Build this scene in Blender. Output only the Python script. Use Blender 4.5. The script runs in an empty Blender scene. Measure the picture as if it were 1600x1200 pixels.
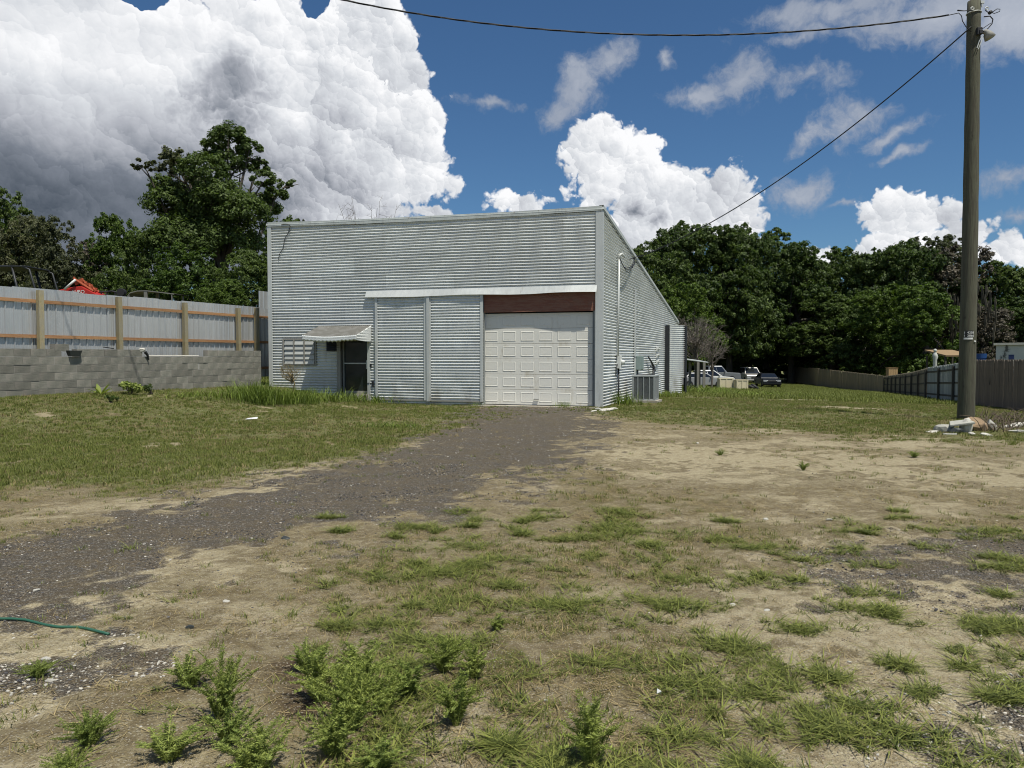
import bpy, math, random
import numpy as np
from mathutils import Vector, noise as mn
random.seed(7)
rng = np.random.default_rng(11)
sc = bpy.context.scene
C = sc.collection
# ------------------------------------------------------------------ camera
F = 1150.0; HOR = 556.0; CAMZ = 1.6
PITCH = math.atan((600 - HOR) / F)
cam = bpy.data.cameras.new('camera'); camo = bpy.data.objects.new('camera', cam); C.objects.link(camo)
cam.sensor_width = 36; cam.lens = 36 * F / 1600; cam.clip_start = .05; cam.clip_end = 3000
camo.location = (0, 0, CAMZ); camo.rotation_euler = (math.pi / 2 - PITCH, 0, 0)
sc.camera = camo
# ------------------------------------------------------------------ light
SUN_EL = math.radians(66); SUN_H = math.radians(-52)          # azimuth of the sun, from +X anticlockwise
sdir = Vector((math.cos(SUN_H) * math.cos(SUN_EL), math.sin(SUN_H) * math.cos(SUN_EL), math.sin(SUN_EL)))
sun = bpy.data.lights.new('sun', 'SUN'); sun.energy = 4.9; sun.angle = math.radians(.53); sun.color = (1, .965, .86)
so = bpy.data.objects.new('sun', sun); C.objects.link(so); so.rotation_euler = sdir.to_track_quat('Z', 'Y').to_euler()
so.location = (20, -20, 40)
sc.view_settings.view_transform = 'Standard'; sc.view_settings.look = 'None'
sc.view_settings.gamma = 1; sc.view_settings.use_curve_mapping = False
sc.view_settings.exposure = .0

def ray(px, py):
    """direction in the world of a pixel of the 1600 x 1200 photograph"""
    x = (px - 800) / F; y = 1.0; z = -(py - 600) / F
    c, s = math.cos(-PITCH), math.sin(-PITCH)
    return Vector((x, y * c - z * s, y * s + z * c))
def at(px, py, Y):
    d = ray(px, py); k = Y / d.y
    return Vector((d.x * k, Y, CAMZ + d.z * k))
def azel(px, py):
    d = ray(px, py).normalized()
    return math.atan2(d.x, d.y), math.asin(d.z)

class NT:
    """small helper for node trees"""
    def __init__(s, tree): s.t = tree; s.n = tree.nodes; s.l = tree.links
    def add(s, kind, **kw):
        n = s.n.new(kind)
        for k, v in kw.items(): setattr(n, k, v)
        return n
    def put(s, sock, v):
        if isinstance(v, bpy.types.NodeSocket): s.l.new(v, sock)
        elif v is not None:
            if hasattr(sock, 'default_value'):
                try: sock.default_value = v
                except Exception:
                    try: sock.default_value = tuple(v)[:3]
                    except Exception: sock.default_value = (*v, 1)
    def m(s, op, a, b=None, c=None, clamp=False):
        n = s.add('ShaderNodeMath', operation=op, use_clamp=clamp)
        for i, v in enumerate((a, b, c)):
            if v is not None: s.put(n.inputs[i], v)
        return n.outputs[0]
    def vm(s, op, a, b=None, scale=None, out=0):
        n = s.add('ShaderNodeVectorMath', operation=op)
        s.put(n.inputs[0], a)
        if b is not None: s.put(n.inputs[1], b)
        if scale is not None: s.put(n.inputs['Scale'], scale)
        return n.outputs[out]
    def mapr(s, v, a, b, c=0., d=1., kind='SMOOTHSTEP'):
        n = s.add('ShaderNodeMapRange', interpolation_type=kind)
        for i, x in enumerate((v, a, b, c, d)): s.put(n.inputs[i], x)
        return n.outputs[0]
    def mix(s, f, a, b, mode='MIX'):
        n = s.add('ShaderNodeMix', data_type='RGBA', blend_type=mode)
        s.put(n.inputs[0], f); s.put(n.inputs[6], a); s.put(n.inputs[7], b)
        return n.outputs[2]
    def noise(s, vec, scale, detail=4, rough=.55, out='Fac', dist=0):
        n = s.add('ShaderNodeTexNoise'); s.put(n.inputs['Vector'], vec)
        n.inputs['Scale'].default_value = scale; n.inputs['Detail'].default_value = detail
        n.inputs['Roughness'].default_value = rough; n.inputs['Distortion'].default_value = dist
        return n.outputs[out]
    def voro(s, vec, scale, feature='F1', rand=1.):
        n = s.add('ShaderNodeTexVoronoi', feature=feature); s.put(n.inputs['Vector'], vec)
        n.inputs['Scale'].default_value = scale; n.inputs['Randomness'].default_value = rand
        return n
    def ramp(s, f, stops):
        n = s.add('ShaderNodeValToRGB'); s.put(n.inputs[0], f)
        e = n.color_ramp.elements
        while len(e) < len(stops): e.new(.5)
        for i, (p, c) in enumerate(stops):
            e[i].position = p; e[i].color = (*c, 1) if len(c) == 3 else c
        return n.outputs[0]

# ------------------------------------------------------------------ sky
W = bpy.data.worlds.new('World'); sc.world = W; W.use_nodes = True
nt = NT(W.node_tree); nt.n.clear()
sky = nt.add('ShaderNodeTexSky', sky_type='NISHITA', sun_disc=False)
sky.sun_elevation = SUN_EL; sky.sun_rotation = math.pi / 2 - SUN_H
sky.altitude = 0; sky.air_density = 1.0; sky.dust_density = .3; sky.ozone_density = 3.0
SKY = .075
skyc = nt.mix(1., sky.outputs[0], (.60, .86, 1.06, 1), 'MULTIPLY')
tc = nt.add('ShaderNodeTexCoord'); D = tc.outputs['Generated']
sep = nt.add('ShaderNodeSeparateXYZ'); nt.put(sep.inputs[0], D)
dx, dy, dz = sep.outputs
warpv = nt.vm('SCALE', nt.vm('SUBTRACT', nt.noise(D, 14, 4, .62, 'Color'), (.5, .5, .5)), scale=.05)
Dw = nt.vm('ADD', D, warpv)
sw = nt.add('ShaderNodeSeparateXYZ'); nt.put(sw.inputs[0], Dw)
AZ = nt.m('ARCTAN2', sw.outputs[0], sw.outputs[1]); EL = nt.m('ARCSINE', nt.m('MULTIPLY', sw.outputs[2], 1., clamp=True))
def blob(px, py, rx, ry, rot=0.):
    """soft ellipse on the sky, centred where that pixel looks; radii in px of the photograph"""
    a, e = azel(px, py)
    ca = math.cos(a)
    ra = rx / F * ca; re = ry / F * ca
    u = nt.m('MULTIPLY', nt.m('SUBTRACT', AZ, a), 1 / ra); v = nt.m('MULTIPLY', nt.m('SUBTRACT', EL, e), 1 / re)
    if rot:
        # rotate in px units
        c, s = math.cos(rot), math.sin(rot)
        uu = nt.m('ADD', nt.m('MULTIPLY', u, c), nt.m('MULTIPLY', v, s * ry / rx))
        v = nt.m('ADD', nt.m('MULTIPLY', u, -s * rx / ry), nt.m('MULTIPLY', v, c)); u = uu
    r = nt.m('SQRT', nt.m('ADD', nt.m('MULTIPLY', u, u), nt.m('MULTIPLY', v, v)))
    return nt.m('MULTIPLY', nt.m('SUBTRACT', 1., r), max(.45, min(rx, ry) / 60.))   # slope the same for every size
def union(bl):
    f = blob(*bl[0])
    for b in bl[1:]: f = nt.m('SMOOTH_MAX', f, blob(*b), .08)
    return f
CUM = [(60, 130, 330, 190), (300, 100, 200, 90), (470, 150, 175, 135), (395, 50, 80, 60), (575, 55, 62, 110), (600, 200, 98, 110), (655, 270, 66, 48),
       (250, 270, 330, 95), (520, 290, 130, 70),
       (-150, 200, 300, 260), (960, 245, 84, 55), (925, 240, 40, 40), (1000, 290, 78, 48), (1000, 232, 52, 44), (905, 250, 26, 44), (1085, 320, 100, 52), (1010, 350, 90, 60), (940, 290, 40, 50), (1140, 345, 60, 60),
       (810, 316, 38, 22), (665, 332, 34, 14), (1415, 338, 72, 42), (1480, 375, 66, 34), (1560, 390, 66, 30), (1400, 385, 60, 24), (1640, 400, 60, 40),
       (1290, 402, 40, 12), (60, 320, 260, 70), (330, 350, 260, 70), (560, 330, 90, 50), (100, 390, 300, 60)]
SOFT = [(905, 140, 50, 42, .7), (955, 95, 42, 32, .6), (880, 175, 40, 26, .3), (1160, 125, 62, 36, .35), (1100, 150, 60, 18, 0), (1265, 120, 78, 26, -.1), (1330, 185, 62, 34, .5),
        (1250, 225, 42, 18, .6), (1395, 212, 62, 14, .25), (1410, 245, 40, 10, .2), (1250, 302, 66, 32, 0), (1320, 318, 36, 10, .2), (755, 168, 62, 12, -.1),
        (1330, 12, 160, 26, 0), (1480, 22, 180, 46, 0), (1640, 20, 190, 66, 0), (1260, 62, 60, 14, 0), (1575, 283, 42, 22, 0), (1595, 328, 40, 13, 0), (1040, 95, 14, 14, 0), (1225, 20, 70, 18, 0)]
DARK = [(372, 122, 74, 50), (345, 165, 90, 46), (410, 150, 44, 30), (985, 332, 34, 26), (1030, 352, 30, 14), (955, 318, 26, 20)]
L = Vector((.62, -.10, .78)).normalized()
def puff(scale, warp):
    v = nt.voro(warp, scale)
    rel = nt.vm('SUBTRACT', warp, v.outputs['Position'])
    return nt.m('MULTIPLY', nt.vm('DOT_PRODUCT', rel, tuple(L), out=1), scale), v.outputs['Distance']
warp2 = nt.vm('ADD', D, nt.vm('SCALE', nt.vm('SUBTRACT', nt.noise(D, 22, 4, .62, 'Color'), (.5, .5, .5)), scale=.045))
p1, d1 = puff(14, warp2); p2, d2 = puff(34, warp2); p3, d3 = puff(80, warp2); p4, d4 = puff(180, warp2)
billow = nt.m('ADD', nt.m('ADD', nt.m('MULTIPLY', nt.m('SUBTRACT', .42, d1), .5), nt.m('MULTIPLY', nt.m('SUBTRACT', .42, d2), .30)),
              nt.m('ADD', nt.m('MULTIPLY', nt.m('SUBTRACT', .42, d3), .20), nt.m('MULTIPLY', nt.m('SUBTRACT', .42, d4), .10)))
fine = nt.noise(D, 60, 4, .6)
NOTCH = [(222, -6, 44, 18), (492, 4, 28, 30)]
fcum = nt.m('ADD', nt.m('SUBTRACT', union(CUM), nt.m('MULTIPLY', nt.m('MAXIMUM', union(NOTCH), -.02), 4.)), nt.m('ADD', billow, nt.m('MULTIPLY', nt.m('SUBTRACT', fine, .5), .16)))
mcum = nt.mapr(fcum, -.03, .11)
# scattered clouds all round, outside the photograph's own part of the sky
gen = nt.m('ADD', nt.noise(D, 2.6, 4, .55), nt.m('MULTIPLY', billow, .12))
genm = nt.mapr(gen, .53, .60)
outside = nt.mapr(nt.m('MAXIMUM', nt.m('ABSOLUTE', nt.m('MULTIPLY', AZ, .75)), nt.m('MULTIPLY', EL, 1.)), .56, .70)
genm = nt.m('MULTIPLY', nt.m('MULTIPLY', genm, outside), nt.mapr(dz, -.02, .05))
soft_n = nt.noise(Dw, 22, 6, .66)
fs = nt.m('ADD', union(SOFT), nt.m('MULTIPLY', nt.m('SUBTRACT', soft_n, .50), 1.5))
msoft = nt.m('MULTIPLY', nt.mapr(fs, -.06, .50), .86)
# shading of the cumulus: sunlit side of each puff, dark flat bases
relief = nt.m('ADD', nt.m('ADD', nt.m('MULTIPLY', p1, .44), nt.m('MULTIPLY', p2, .32)), nt.m('ADD', nt.m('MULTIPLY', p3, .18), nt.m('MULTIPLY', p4, .07)))
Ls = (L.x * .014, L.y * .014, L.z * .014)
grad = nt.m('SUBTRACT', nt.noise(D, 15, 5, .58), nt.noise(nt.vm('ADD', D, Ls), 15, 5, .58))
relief = nt.m('ADD', relief, nt.m('MULTIPLY', grad, 1.7))
big = nt.noise(D, 7, 3, .5)
# base darkness of the big storm cloud: low in the sky and to the left
base_l = nt.m('MULTIPLY', nt.mapr(EL, azel(300, 335)[1], azel(300, 95)[1], 1., 0.), nt.mapr(AZ, azel(700, 300)[0], azel(260, 300)[0], 0.16, 1.))
dk = nt.mapr(nt.m('ADD', union(DARK), nt.m('ADD', nt.m('MULTIPLY', billow, .7), nt.m('MULTIPLY', nt.m('SUBTRACT', fine, .5), .4))), -.06, .55)
deep = nt.mapr(fcum, .05, .9)                                   # rims are brighter than the body
calm = nt.mapr(AZ, azel(560, 300)[0], azel(180, 300)[0], 1., .45)     # the storm side is smoother
lum = nt.m('ADD', .95, nt.m('MULTIPLY', nt.m('MULTIPLY', relief, calm), .36))
lum = nt.m('SUBTRACT', lum, nt.m('MULTIPLY', deep, .08))
lum = nt.m('ADD', lum, nt.m('MULTIPLY', nt.m('SUBTRACT', big, .5), .7))
lum = nt.m('SUBTRACT', lum, nt.m('MULTIPLY', nt.m('MULTIPLY', base_l, .70), nt.m('ADD', .8, nt.m('MULTIPLY', soft_n, .4))))
lum = nt.m('SUBTRACT', lum, nt.m('MULTIPLY', dk, .42))
ccol = nt.ramp(lum, [(.0, (.075, .095, .125)), (.30, (.20, .225, .27)), (.55, (.46, .48, .53)), (.78, (.70, .725, .765)), (1., (.98, .985, 1.0))])
scol = nt.ramp(nt.m('ADD', nt.m('MULTIPLY', fs, .35), nt.m('ADD', .38, nt.m('MULTIPLY', nt.m('SUBTRACT', big, .5), .6))), [(0, (.2, .25, .34)), (.5, (.36, .40, .48)), (1., (.72, .74, .78))])
gcol = nt.ramp(nt.m('ADD', .62, nt.m('ADD', nt.m('MULTIPLY', relief, .3), nt.m('MULTIPLY', nt.m('SUBTRACT', big, .5), .8))), [(.0, (.2, .22, .27)), (.6, (.5, .52, .56)), (1., (.95, .95, .95))])
col = nt.mix(msoft, skyc, nt.vm('SCALE', scol, scale=1 / SKY))
col = nt.mix(genm, col, nt.vm('SCALE', gcol, scale=1 / SKY))
col = nt.mix(mcum, col, nt.vm('SCALE', ccol, scale=1 / SKY))
bg = nt.add('ShaderNodeBackground'); nt.put(bg.inputs[0], col); bg.inputs[1].default_value = SKY
W.cycles.sampling_method = 'MANUAL'; W.cycles.sample_map_resolution = 512
sc.cycles.max_bounces = 6; sc.cycles.diffuse_bounces = 2; sc.cycles.glossy_bounces = 2; sc.cycles.transmission_bounces = 3; sc.cycles.transparent_max_bounces = 6
sc.cycles.pixel_filter_type = 'BLACKMAN_HARRIS'; sc.cycles.filter_width = 1.05
sc.cycles.caustics_reflective = False; sc.cycles.caustics_refractive = False
wo = nt.add('ShaderNodeOutputWorld'); nt.l.new(bg.outputs[0], wo.inputs[0])

# ------------------------------------------------------------------ helpers
def tag(o, label=None, cat=None, group=None, kind=None):
    if label: o['label'] = label
    if cat: o['category'] = cat
    if group: o['group'] = group
    if kind: o['kind'] = kind
    return o
def thing(name, loc, label, cat, group=None, rz=0):
    o = bpy.data.objects.new(name, None); C.objects.link(o); o.empty_display_size = .2
    o.location = loc; o.rotation_euler = (0, 0, rz)
    return tag(o, label, cat, group)
class M:
    """collects faces; build() links them as one mesh object"""
    def __init__(s): s.v = []; s.f = []
    def add(s, vs, fs):
        n = len(s.v); s.v += [tuple(v) for v in vs]; s.f += [tuple(i + n for i in f) for f in fs]; return s
    def box(s, c, d, rz=0., ry=0., rx=0., taper=1.):
        from mathutils import Euler
        R = Euler((rx, ry, rz)).to_matrix(); c = Vector(c); vs = []
        for z in (-.5, .5):
            k = taper if z > 0 else 1
            for x, y in ((-.5, -.5), (.5, -.5), (.5, .5), (-.5, .5)):
                vs.append(c + R @ Vector((x * d[0] * k, y * d[1] * k, z * d[2])))
        return s.add(vs, [(0, 3, 2, 1), (4, 5, 6, 7), (0, 1, 5, 4), (1, 2, 6, 5), (2, 3, 7, 6), (3, 0, 4, 7)])
    def quad(s, a, b, c, d): return s.add([a, b, c, d], [(0, 1, 2, 3)])
    def slab(s, pts, n, t):
        """polygon pts extruded by t along -n"""
        n = Vector(n).normalized() * t; k = len(pts)
        vs = [Vector(p) for p in pts] + [Vector(p) - n for p in pts]
        fs = [tuple(range(k)), tuple(range(2 * k - 1, k - 1, -1))] + [(i, i + k, (i + 1) % k + k, (i + 1) % k) for i in range(k)]
        return s.add(vs, fs)
    def tube(s, path, r, n=6, cap=True):
        P = [Vector(p) for p in path]; rs = r if isinstance(r, (list, tuple)) else [r] * len(P)
        vs = []; up = None
        for i, p in enumerate(P):
            t = (P[min(i + 1, len(P) - 1)] - P[max(i - 1, 0)]).normalized()
            if up is None: up = Vector((0, 0, 1)) if abs(t.z) < .9 else Vector((1, 0, 0))
            a = t.cross(up).normalized(); b = a.cross(t).normalized(); up = b
            for k in range(n):
                th = 2 * math.pi * k / n
                vs.append(p + (a * math.cos(th) + b * math.sin(th)) * rs[i])
        fs = [(i * n + k, i * n + (k + 1) % n, (i + 1) * n + (k + 1) % n, (i + 1) * n + k) for i in range(len(P) - 1) for k in range(n)]
        if cap: fs += [tuple(range(n - 1, -1, -1)), tuple((len(P) - 1) * n + k for k in range(n))]
        return s.add(vs, fs)
    def ring(s, c, axis, r, w, n=20, r2=None):
        """solid disc/cylinder with its axis through c"""
        a = Vector(axis).normalized() * w / 2
        return s.tube([Vector(c) - a, Vector(c) + a], [r, r if r2 is None else r2], n)
    def mesh(s, name, mat, smooth=False):
        me = bpy.data.meshes.new(name); me.from_pydata(s.v, [], s.f); me.materials.append(mat)
        if smooth: me.shade_smooth()
        me.update(); return me
    def build(s, name, mat, parent=None, smooth=False, local=False, bevel=0):
        """verts are world coordinates unless local; parents are never rotated unless local"""
        if parent is not None and not local:
            o = parent
            off = Vector((0, 0, 0))
            while o is not None: off += Vector(o.location); o = o.parent
            s.v = [(x - off.x, y - off.y, z - off.z) for x, y, z in s.v]
        me = s.mesh(name, mat, smooth)
        o = bpy.data.objects.new(name, me); C.objects.link(o); o.parent = parent
        if bevel:
            b = o.modifiers.new('bevel', 'BEVEL'); b.width = bevel; b.segments = 2; b.limit_method = 'ANGLE'
        return o
def np_mesh(name, V, Q, mat=None, attrs=None, smooth=False):
    """fast mesh from numpy arrays; Q is (n,3) or (n,4)"""
    me = bpy.data.meshes.new(name); k = Q.shape[1]
    me.vertices.add(len(V)); me.vertices.foreach_set('co', np.ascontiguousarray(V, dtype=np.float32).ravel())
    me.loops.add(Q.size); me.loops.foreach_set('vertex_index', np.ascontiguousarray(Q, dtype=np.int32).ravel())
    me.polygons.add(len(Q)); me.polygons.foreach_set('loop_start', np.arange(0, Q.size, k, dtype=np.int32))
    me.polygons.foreach_set('loop_total', np.full(len(Q), k, dtype=np.int32))
    if smooth: me.polygons.foreach_set('use_smooth', np.ones(len(Q), dtype=bool))
    for n, a in (attrs or {}).items():
        at_ = me.attributes.new(n, 'FLOAT', 'POINT'); at_.data.foreach_set('value', np.ascontiguousarray(a, dtype=np.float32))
    if mat: me.materials.append(mat)
    me.update(calc_edges=True); return me
def link(name, me, parent=None, loc=(0, 0, 0), rot=(0, 0, 0), scale=(1, 1, 1)):
    o = bpy.data.objects.new(name, me); C.objects.link(o); o.parent = parent
    o.location = loc; o.rotation_euler = rot; o.scale = scale; return o
def copy_tree(o, parent=None):
    c = o.copy(); C.objects.link(c); c.parent = parent
    for ch in list(o.children): copy_tree(ch, c)
    return c
# lattice noise in numpy
_T = np.random.default_rng(5).random((256, 256)).astype(np.float64)
def vnoise(x, y):
    xi = np.floor(x).astype(int); yi = np.floor(y).astype(int); fx = x - xi; fy = y - yi
    fx = fx * fx * (3 - 2 * fx); fy = fy * fy * (3 - 2 * fy)
    a = _T[xi & 255, yi & 255]; b = _T[(xi + 1) & 255, yi & 255]; c = _T[xi & 255, (yi + 1) & 255]; d = _T[(xi + 1) & 255, (yi + 1) & 255]
    return (a * (1 - fx) + b * fx) * (1 - fy) + (c * (1 - fx) + d * fx) * fy
def fbm(x, y, oct=4, g=.5):
    s = 0; a = 1; t = 0
    for i in range(oct):
        s = s + a * vnoise(x * 2 ** i + 17.3 * i, y * 2 ** i + 9.1 * i); t += a; a *= g
    return s / t
def sstep(a, b, x):
    t = np.clip((np.asarray(x, float) - a) / (b - a), 0, 1); return t * t * (3 - 2 * t)
def ground_z(X, Y):
    X = np.asarray(X, float); Y = np.asarray(Y, float)
    base = np.interp(Y, [22, 28, 40, 50, 60, 70, 100, 300], [0, -.08, -.3, -.55, -.8, -1., -1., -1.])
    right = -.03 * np.clip(X - 8, 0, 32) * sstep(14, 27, Y)
    left = .60 * sstep(-3.4, -9.5, X + .25 * (26 - Y)) * sstep(9, 18, Y)
    b = .035 * (fbm(X * .45 + 50, Y * .45 + 50, 3) - .5)
    return base + right + left + b
def gz(x, y): return float(ground_z(x, y))
def gpt(px, py):
    """point of the ground seen at that pixel"""
    d = ray(px, py); Y = 2.
    for _ in range(6000):
        Y *= 1.002; X = d.x / d.y * Y; z = CAMZ + d.z / d.y * Y
        if z <= gz(X, Y): break
    return Vector((X, Y, gz(X, Y)))

# ------------------------------------------------------------------ materials
def newmat(name):
    m = bpy.data.materials.new(name); m.use_nodes = True; t = NT(m.node_tree)
    return m, t, t.n['Principled BSDF']
def mat(name, col, rough=.8, metal=0., var=.25, scale=6., bump=.15, col2=None, spec=.4, grain=None, seethru=None, objvar=0., stain=None, bscale=None):
    """base colour broken up by two noises; optional second colour in patches, per-object variation, stains"""
    m, t, b = newmat(name)
    tc = t.add('ShaderNodeTexCoord').outputs['Object']
    v = tc
    if grain: v = t.vm('MULTIPLY', tc, grain)
    n1 = t.noise(v, scale, 6, .6); n2 = t.noise(v, scale * 7.3, 3, .6)
    c = (*col, 1)
    f = t.m('ADD', t.m('MULTIPLY', t.m('SUBTRACT', n1, .5), 2 * var), t.m('MULTIPLY', t.m('SUBTRACT', n2, .5), var))
    if objvar:
        oi = t.add('ShaderNodeObjectInfo').outputs['Random']
        f = t.m('ADD', f, t.m('MULTIPLY', t.m('SUBTRACT', oi, .5), 2 * objvar))
    cc = c
    if col2: cc = t.mix(t.mapr(n1, .42, .6), c, (*col2, 1))
    cc = t.vm('SCALE', cc, scale=t.m('ADD', 1., f))
    if stain:
        scol, lo, hi, ss = stain
        cc = t.mix(t.mapr(t.noise(t.vm('MULTIPLY', tc, (1, 1, .45)), ss, 6, .65), lo, hi), cc, (*scol, 1))
    t.put(b.inputs['Base Color'], cc)
    t.put(b.inputs['Roughness'], t.m('ADD', rough, t.m('MULTIPLY', t.m('SUBTRACT', n2, .5), .2), clamp=True))
    b.inputs['Metallic'].default_value = metal; b.inputs['Specular IOR Level'].default_value = spec
    if bump:
        bn = t.add('ShaderNodeBump'); bn.inputs['Strength'].default_value = bump; bn.inputs['Distance'].default_value = .02
        t.put(bn.inputs['Height'], t.noise(v, bscale or scale * 4, 5, .65)); t.l.new(bn.outputs[0], b.inputs['Normal'])
    return m
def foliage(name, col, col2, rough=.55, trans=.36, scale=.35):
    m, t, b = newmat(name)
    g = t.add('ShaderNodeNewGeometry'); oi = t.add('ShaderNodeObjectInfo').outputs['Random']
    tc = t.add('ShaderNodeTexCoord').outputs['Object']
    n = t.noise(tc, scale, 3, .6); rnd = g.outputs['Random Per Island']
    f = t.m('ADD', t.m('MULTIPLY', n, .9), t.m('ADD', t.m('MULTIPLY', rnd, .45), t.m('MULTIPLY', oi, .35)))
    cc = t.mix(t.mapr(f, .45, 1.15, kind='LINEAR'), (*col, 1), (*col2, 1))
    cc = t.vm('SCALE', cc, scale=t.m('ADD', .65, t.m('MULTIPLY', rnd, .7)))
    t.put(b.inputs['Base Color'], cc); b.inputs['Roughness'].default_value = rough; b.inputs['Specular IOR Level'].default_value = .25
    tr = t.add('ShaderNodeBsdfTranslucent'); t.put(tr.inputs[0], t.vm('MULTIPLY', cc, (1.1, 1.25, .6)))
    mx = t.add('ShaderNodeMixShader'); mx.inputs[0].default_value = trans
    t.l.new(b.outputs[0], mx.inputs[1]); t.l.new(tr.outputs[0], mx.inputs[2]); t.l.new(mx.outputs[0], t.n['Material Output'].inputs[0])
    return m

# ------------------------------------------------------------------ ground
def spread(a, b, s0, s1): # spacing grows from s0 to s1
    out = [a]; 
    while out[-1] < b:
        t = (out[-1] - a) / (b - a); out.append(out[-1] + s0 + (s1 - s0) * t)
    out[-1] = b; return out
ys = list(np.linspace(-80, 1.5, 24)[:-1]) + spread(1.5, 8, .05, .05)[:-1] + spread(8, 26, .06, .14)[:-1] + spread(26, 70, .2, 1.2)[:-1] + spread(70, 900, 2, 80)
xp = spread(0, 4, .05, .05)[:-1] + spread(4, 18, .07, .2)[:-1] + spread(18, 50, .5, 2)[:-1] + spread(50, 700, 4, 80)
xs = [-x for x in xp[:0:-1]] + xp
GX, GY = np.meshgrid(np.array(xs), np.array(ys))
def seg_mask(pts, width, X, Y, soft):
    """1 inside a ribbon round the polyline (ground coordinates) with its own width at each point"""
    best = np.full(X.shape, -9.)
    for (p, w0), (q, w1) in zip(list(zip(pts, width))[:-1], list(zip(pts, width))[1:]):
        d = (q[0] - p[0], q[1] - p[1]); L2 = d[0] ** 2 + d[1] ** 2 + 1e-9
        t = np.clip(((X - p[0]) * d[0] + (Y - p[1]) * d[1]) / L2, 0, 1)
        r = np.hypot(X - p[0] - t * d[0], Y - p[1] - t * d[1]); w = w0 + (w1 - w0) * t
        best = np.maximum(best, (w - r) / soft)
    return best
def G2(px, py): p = gpt(px, py); return (p.x, p.y)
_gp = dict(track=[G2(835, 640), G2(810, 668), G2(760, 705), G2(560, 775), G2(260, 845), G2(40, 900), (-5.6, 3.6)], tw=[2.4, 2.3, 2.1, 1.9, 1.5, 1.3, 1.0])
def masks(X, Y):
    """gravel, green, sand, dryness from ground position; all in 0..1"""
    wx = (fbm(X * .5 + 3, Y * .5 + 8, 4) - .5) * 2.2; wy = (fbm(X * .5 + 30, Y * .5 + 60, 4) - .5) * 2.2
    n1 = fbm(X * .9 + 11, Y * .9 + 4, 5, .6); n2 = fbm(X * 3.1 + 5, Y * 3.1 + 22, 4, .6); n3 = fbm(X * .28 + 77, Y * .28 + 15, 3); n4 = fbm(X * 8.5 + 2, Y * 8.5 + 31, 3, .6)
    gr = seg_mask(_gp['track'], _gp['tw'], X + wx * .5, Y + wy * .5, .9)
    gr = np.maximum(gr, seg_mask([G2(1390, 905), G2(1660, 880)], [.55, .9], X + wx * .3, Y + wy * .3, .8))          # patch at the right edge
    gr = np.maximum(gr, seg_mask([(-3.9, 3.9), (-2.3, 3.9)], [.5, .35], X + wx * .3, Y + wy * .3, .5))
    gr = np.maximum(gr, seg_mask([G2(1430, 1150), G2(1640, 1120)], [.22, .42], X + wx * .15, Y + wy * .15, .4))
    gravel = sstep(-.6, 1.3, gr + (n2 - .5) * 2.6 + (n1 - .5) * 1.8 + (n4 - .5) * 2.2)
    # the green part: a meadow beyond a line that runs from near left to the garage and away to the right
    edge = np.interp(X, [-20, -9, -6.6, -4.6, -2.2, -.5, 1, 3, 4, 6, 9, 12, 20], [6.6, 6.4, 6.8, 8.0, 11.4, 17.0, 21.5, 17.6, 16.2, 14.6, 13.4, 12.4, 12.])
    green = sstep(-1.4, 2.2, Y - edge + wy * 1.0 + (n1 - .5) * 3.2 + (n2 - .5) * 3 + (n4 - .5) * 2)
    # near weeds: thin low grass, thickest towards the camera, bare lanes between
    nb = seg_mask([(-1.6, 5.2), (.2, 4.2), (1.2, 3.4)], [1.0, .9, .7], X + wx * .4, Y + wy * .4, 1.2)
    near = sstep(.50, .60, n1 * .3 + n2 * .35 + n4 * .35 + .09 * sstep(-.5, .8, nb) - .05 * sstep(.6, 2., X)) * sstep(9.5, 4.5, Y)
    mid = sstep(.40, .60, n1 * .35 + n3 * .15 + n2 * .2 + n4 * .3) * .78
    sand = sstep(.44, .62, fbm(X * .7 + 90, Y * .9 + 40, 5, .6) * .6 + n4 * .2 + n2 * .2)
    sand = np.maximum(sand * .8, sstep(-.6, .6, seg_mask([G2(960, 700), G2(1160, 715), G2(1400, 740), G2(1640, 760)], [1.1, 1.7, 1.3, 1.3], X + wx, Y + wy, 1.4) + (n2 - .5) * 3 + (n4 - .5) * 3 - .35))
    sand = np.maximum(sand, sstep(-.3, .8, seg_mask([(1.9, 2.6), (2.2, 4.2), (3.6, 5.4)], [1.2, 1.2, 1.1], X + wx * .5, Y + wy * .5, 1.) + (n2 - .5) * 2.0 + (n4 - .5) * 2))
    sand = np.maximum(sand, .9 * sstep(-.2, .6, seg_mask([G2(150, 735), G2(330, 722), G2(560, 695)], [.25, .45, .3], X + wx * .4, Y + wy * .4, .5) + (n2 - .5) * 2))
    far = seg_mask([G2(1060, 622), G2(1190, 622)], [.7, .7], X, Y, 1.)
    sand2 = sstep(-.2, .6, np.maximum(seg_mask([G2(1225, 625), G2(1290, 625)], [.5, .5], X, Y, .8), seg_mask([G2(1290, 636), G2(1400, 640)], [.8, .9], X, Y, 1.)) + (n2 - .5) * 2.4)
    green = green * (1 - .85 * np.maximum(sand2, sstep(0, 1, far + (n2 - .5)))) * (1 - .75 * sstep(.6, .72, n2 * .5 + n1 * .5) * sstep(30, 22, Y))
    veg = np.maximum(np.maximum(green, near * .8), mid * (1 - .55 * sand))
    veg = veg * (1 - .85 * gravel) * (1 - .6 * sand * (1 - green))
    soil = sstep(-.2, .5, seg_mask([(-.98, 3.35), (-1.2, 3.85)], [.22, .16], X + wx * .15, Y + wy * .15, .35) + (n2 - .5))
    soil = np.maximum(soil, .8 * sstep(0, 1, far + (n2 - .5) * 1.6))
    return gravel, green, np.maximum(sand, sand2), veg, soil
gravel, green, sand, veg, soil = masks(GX, GY)
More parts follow.
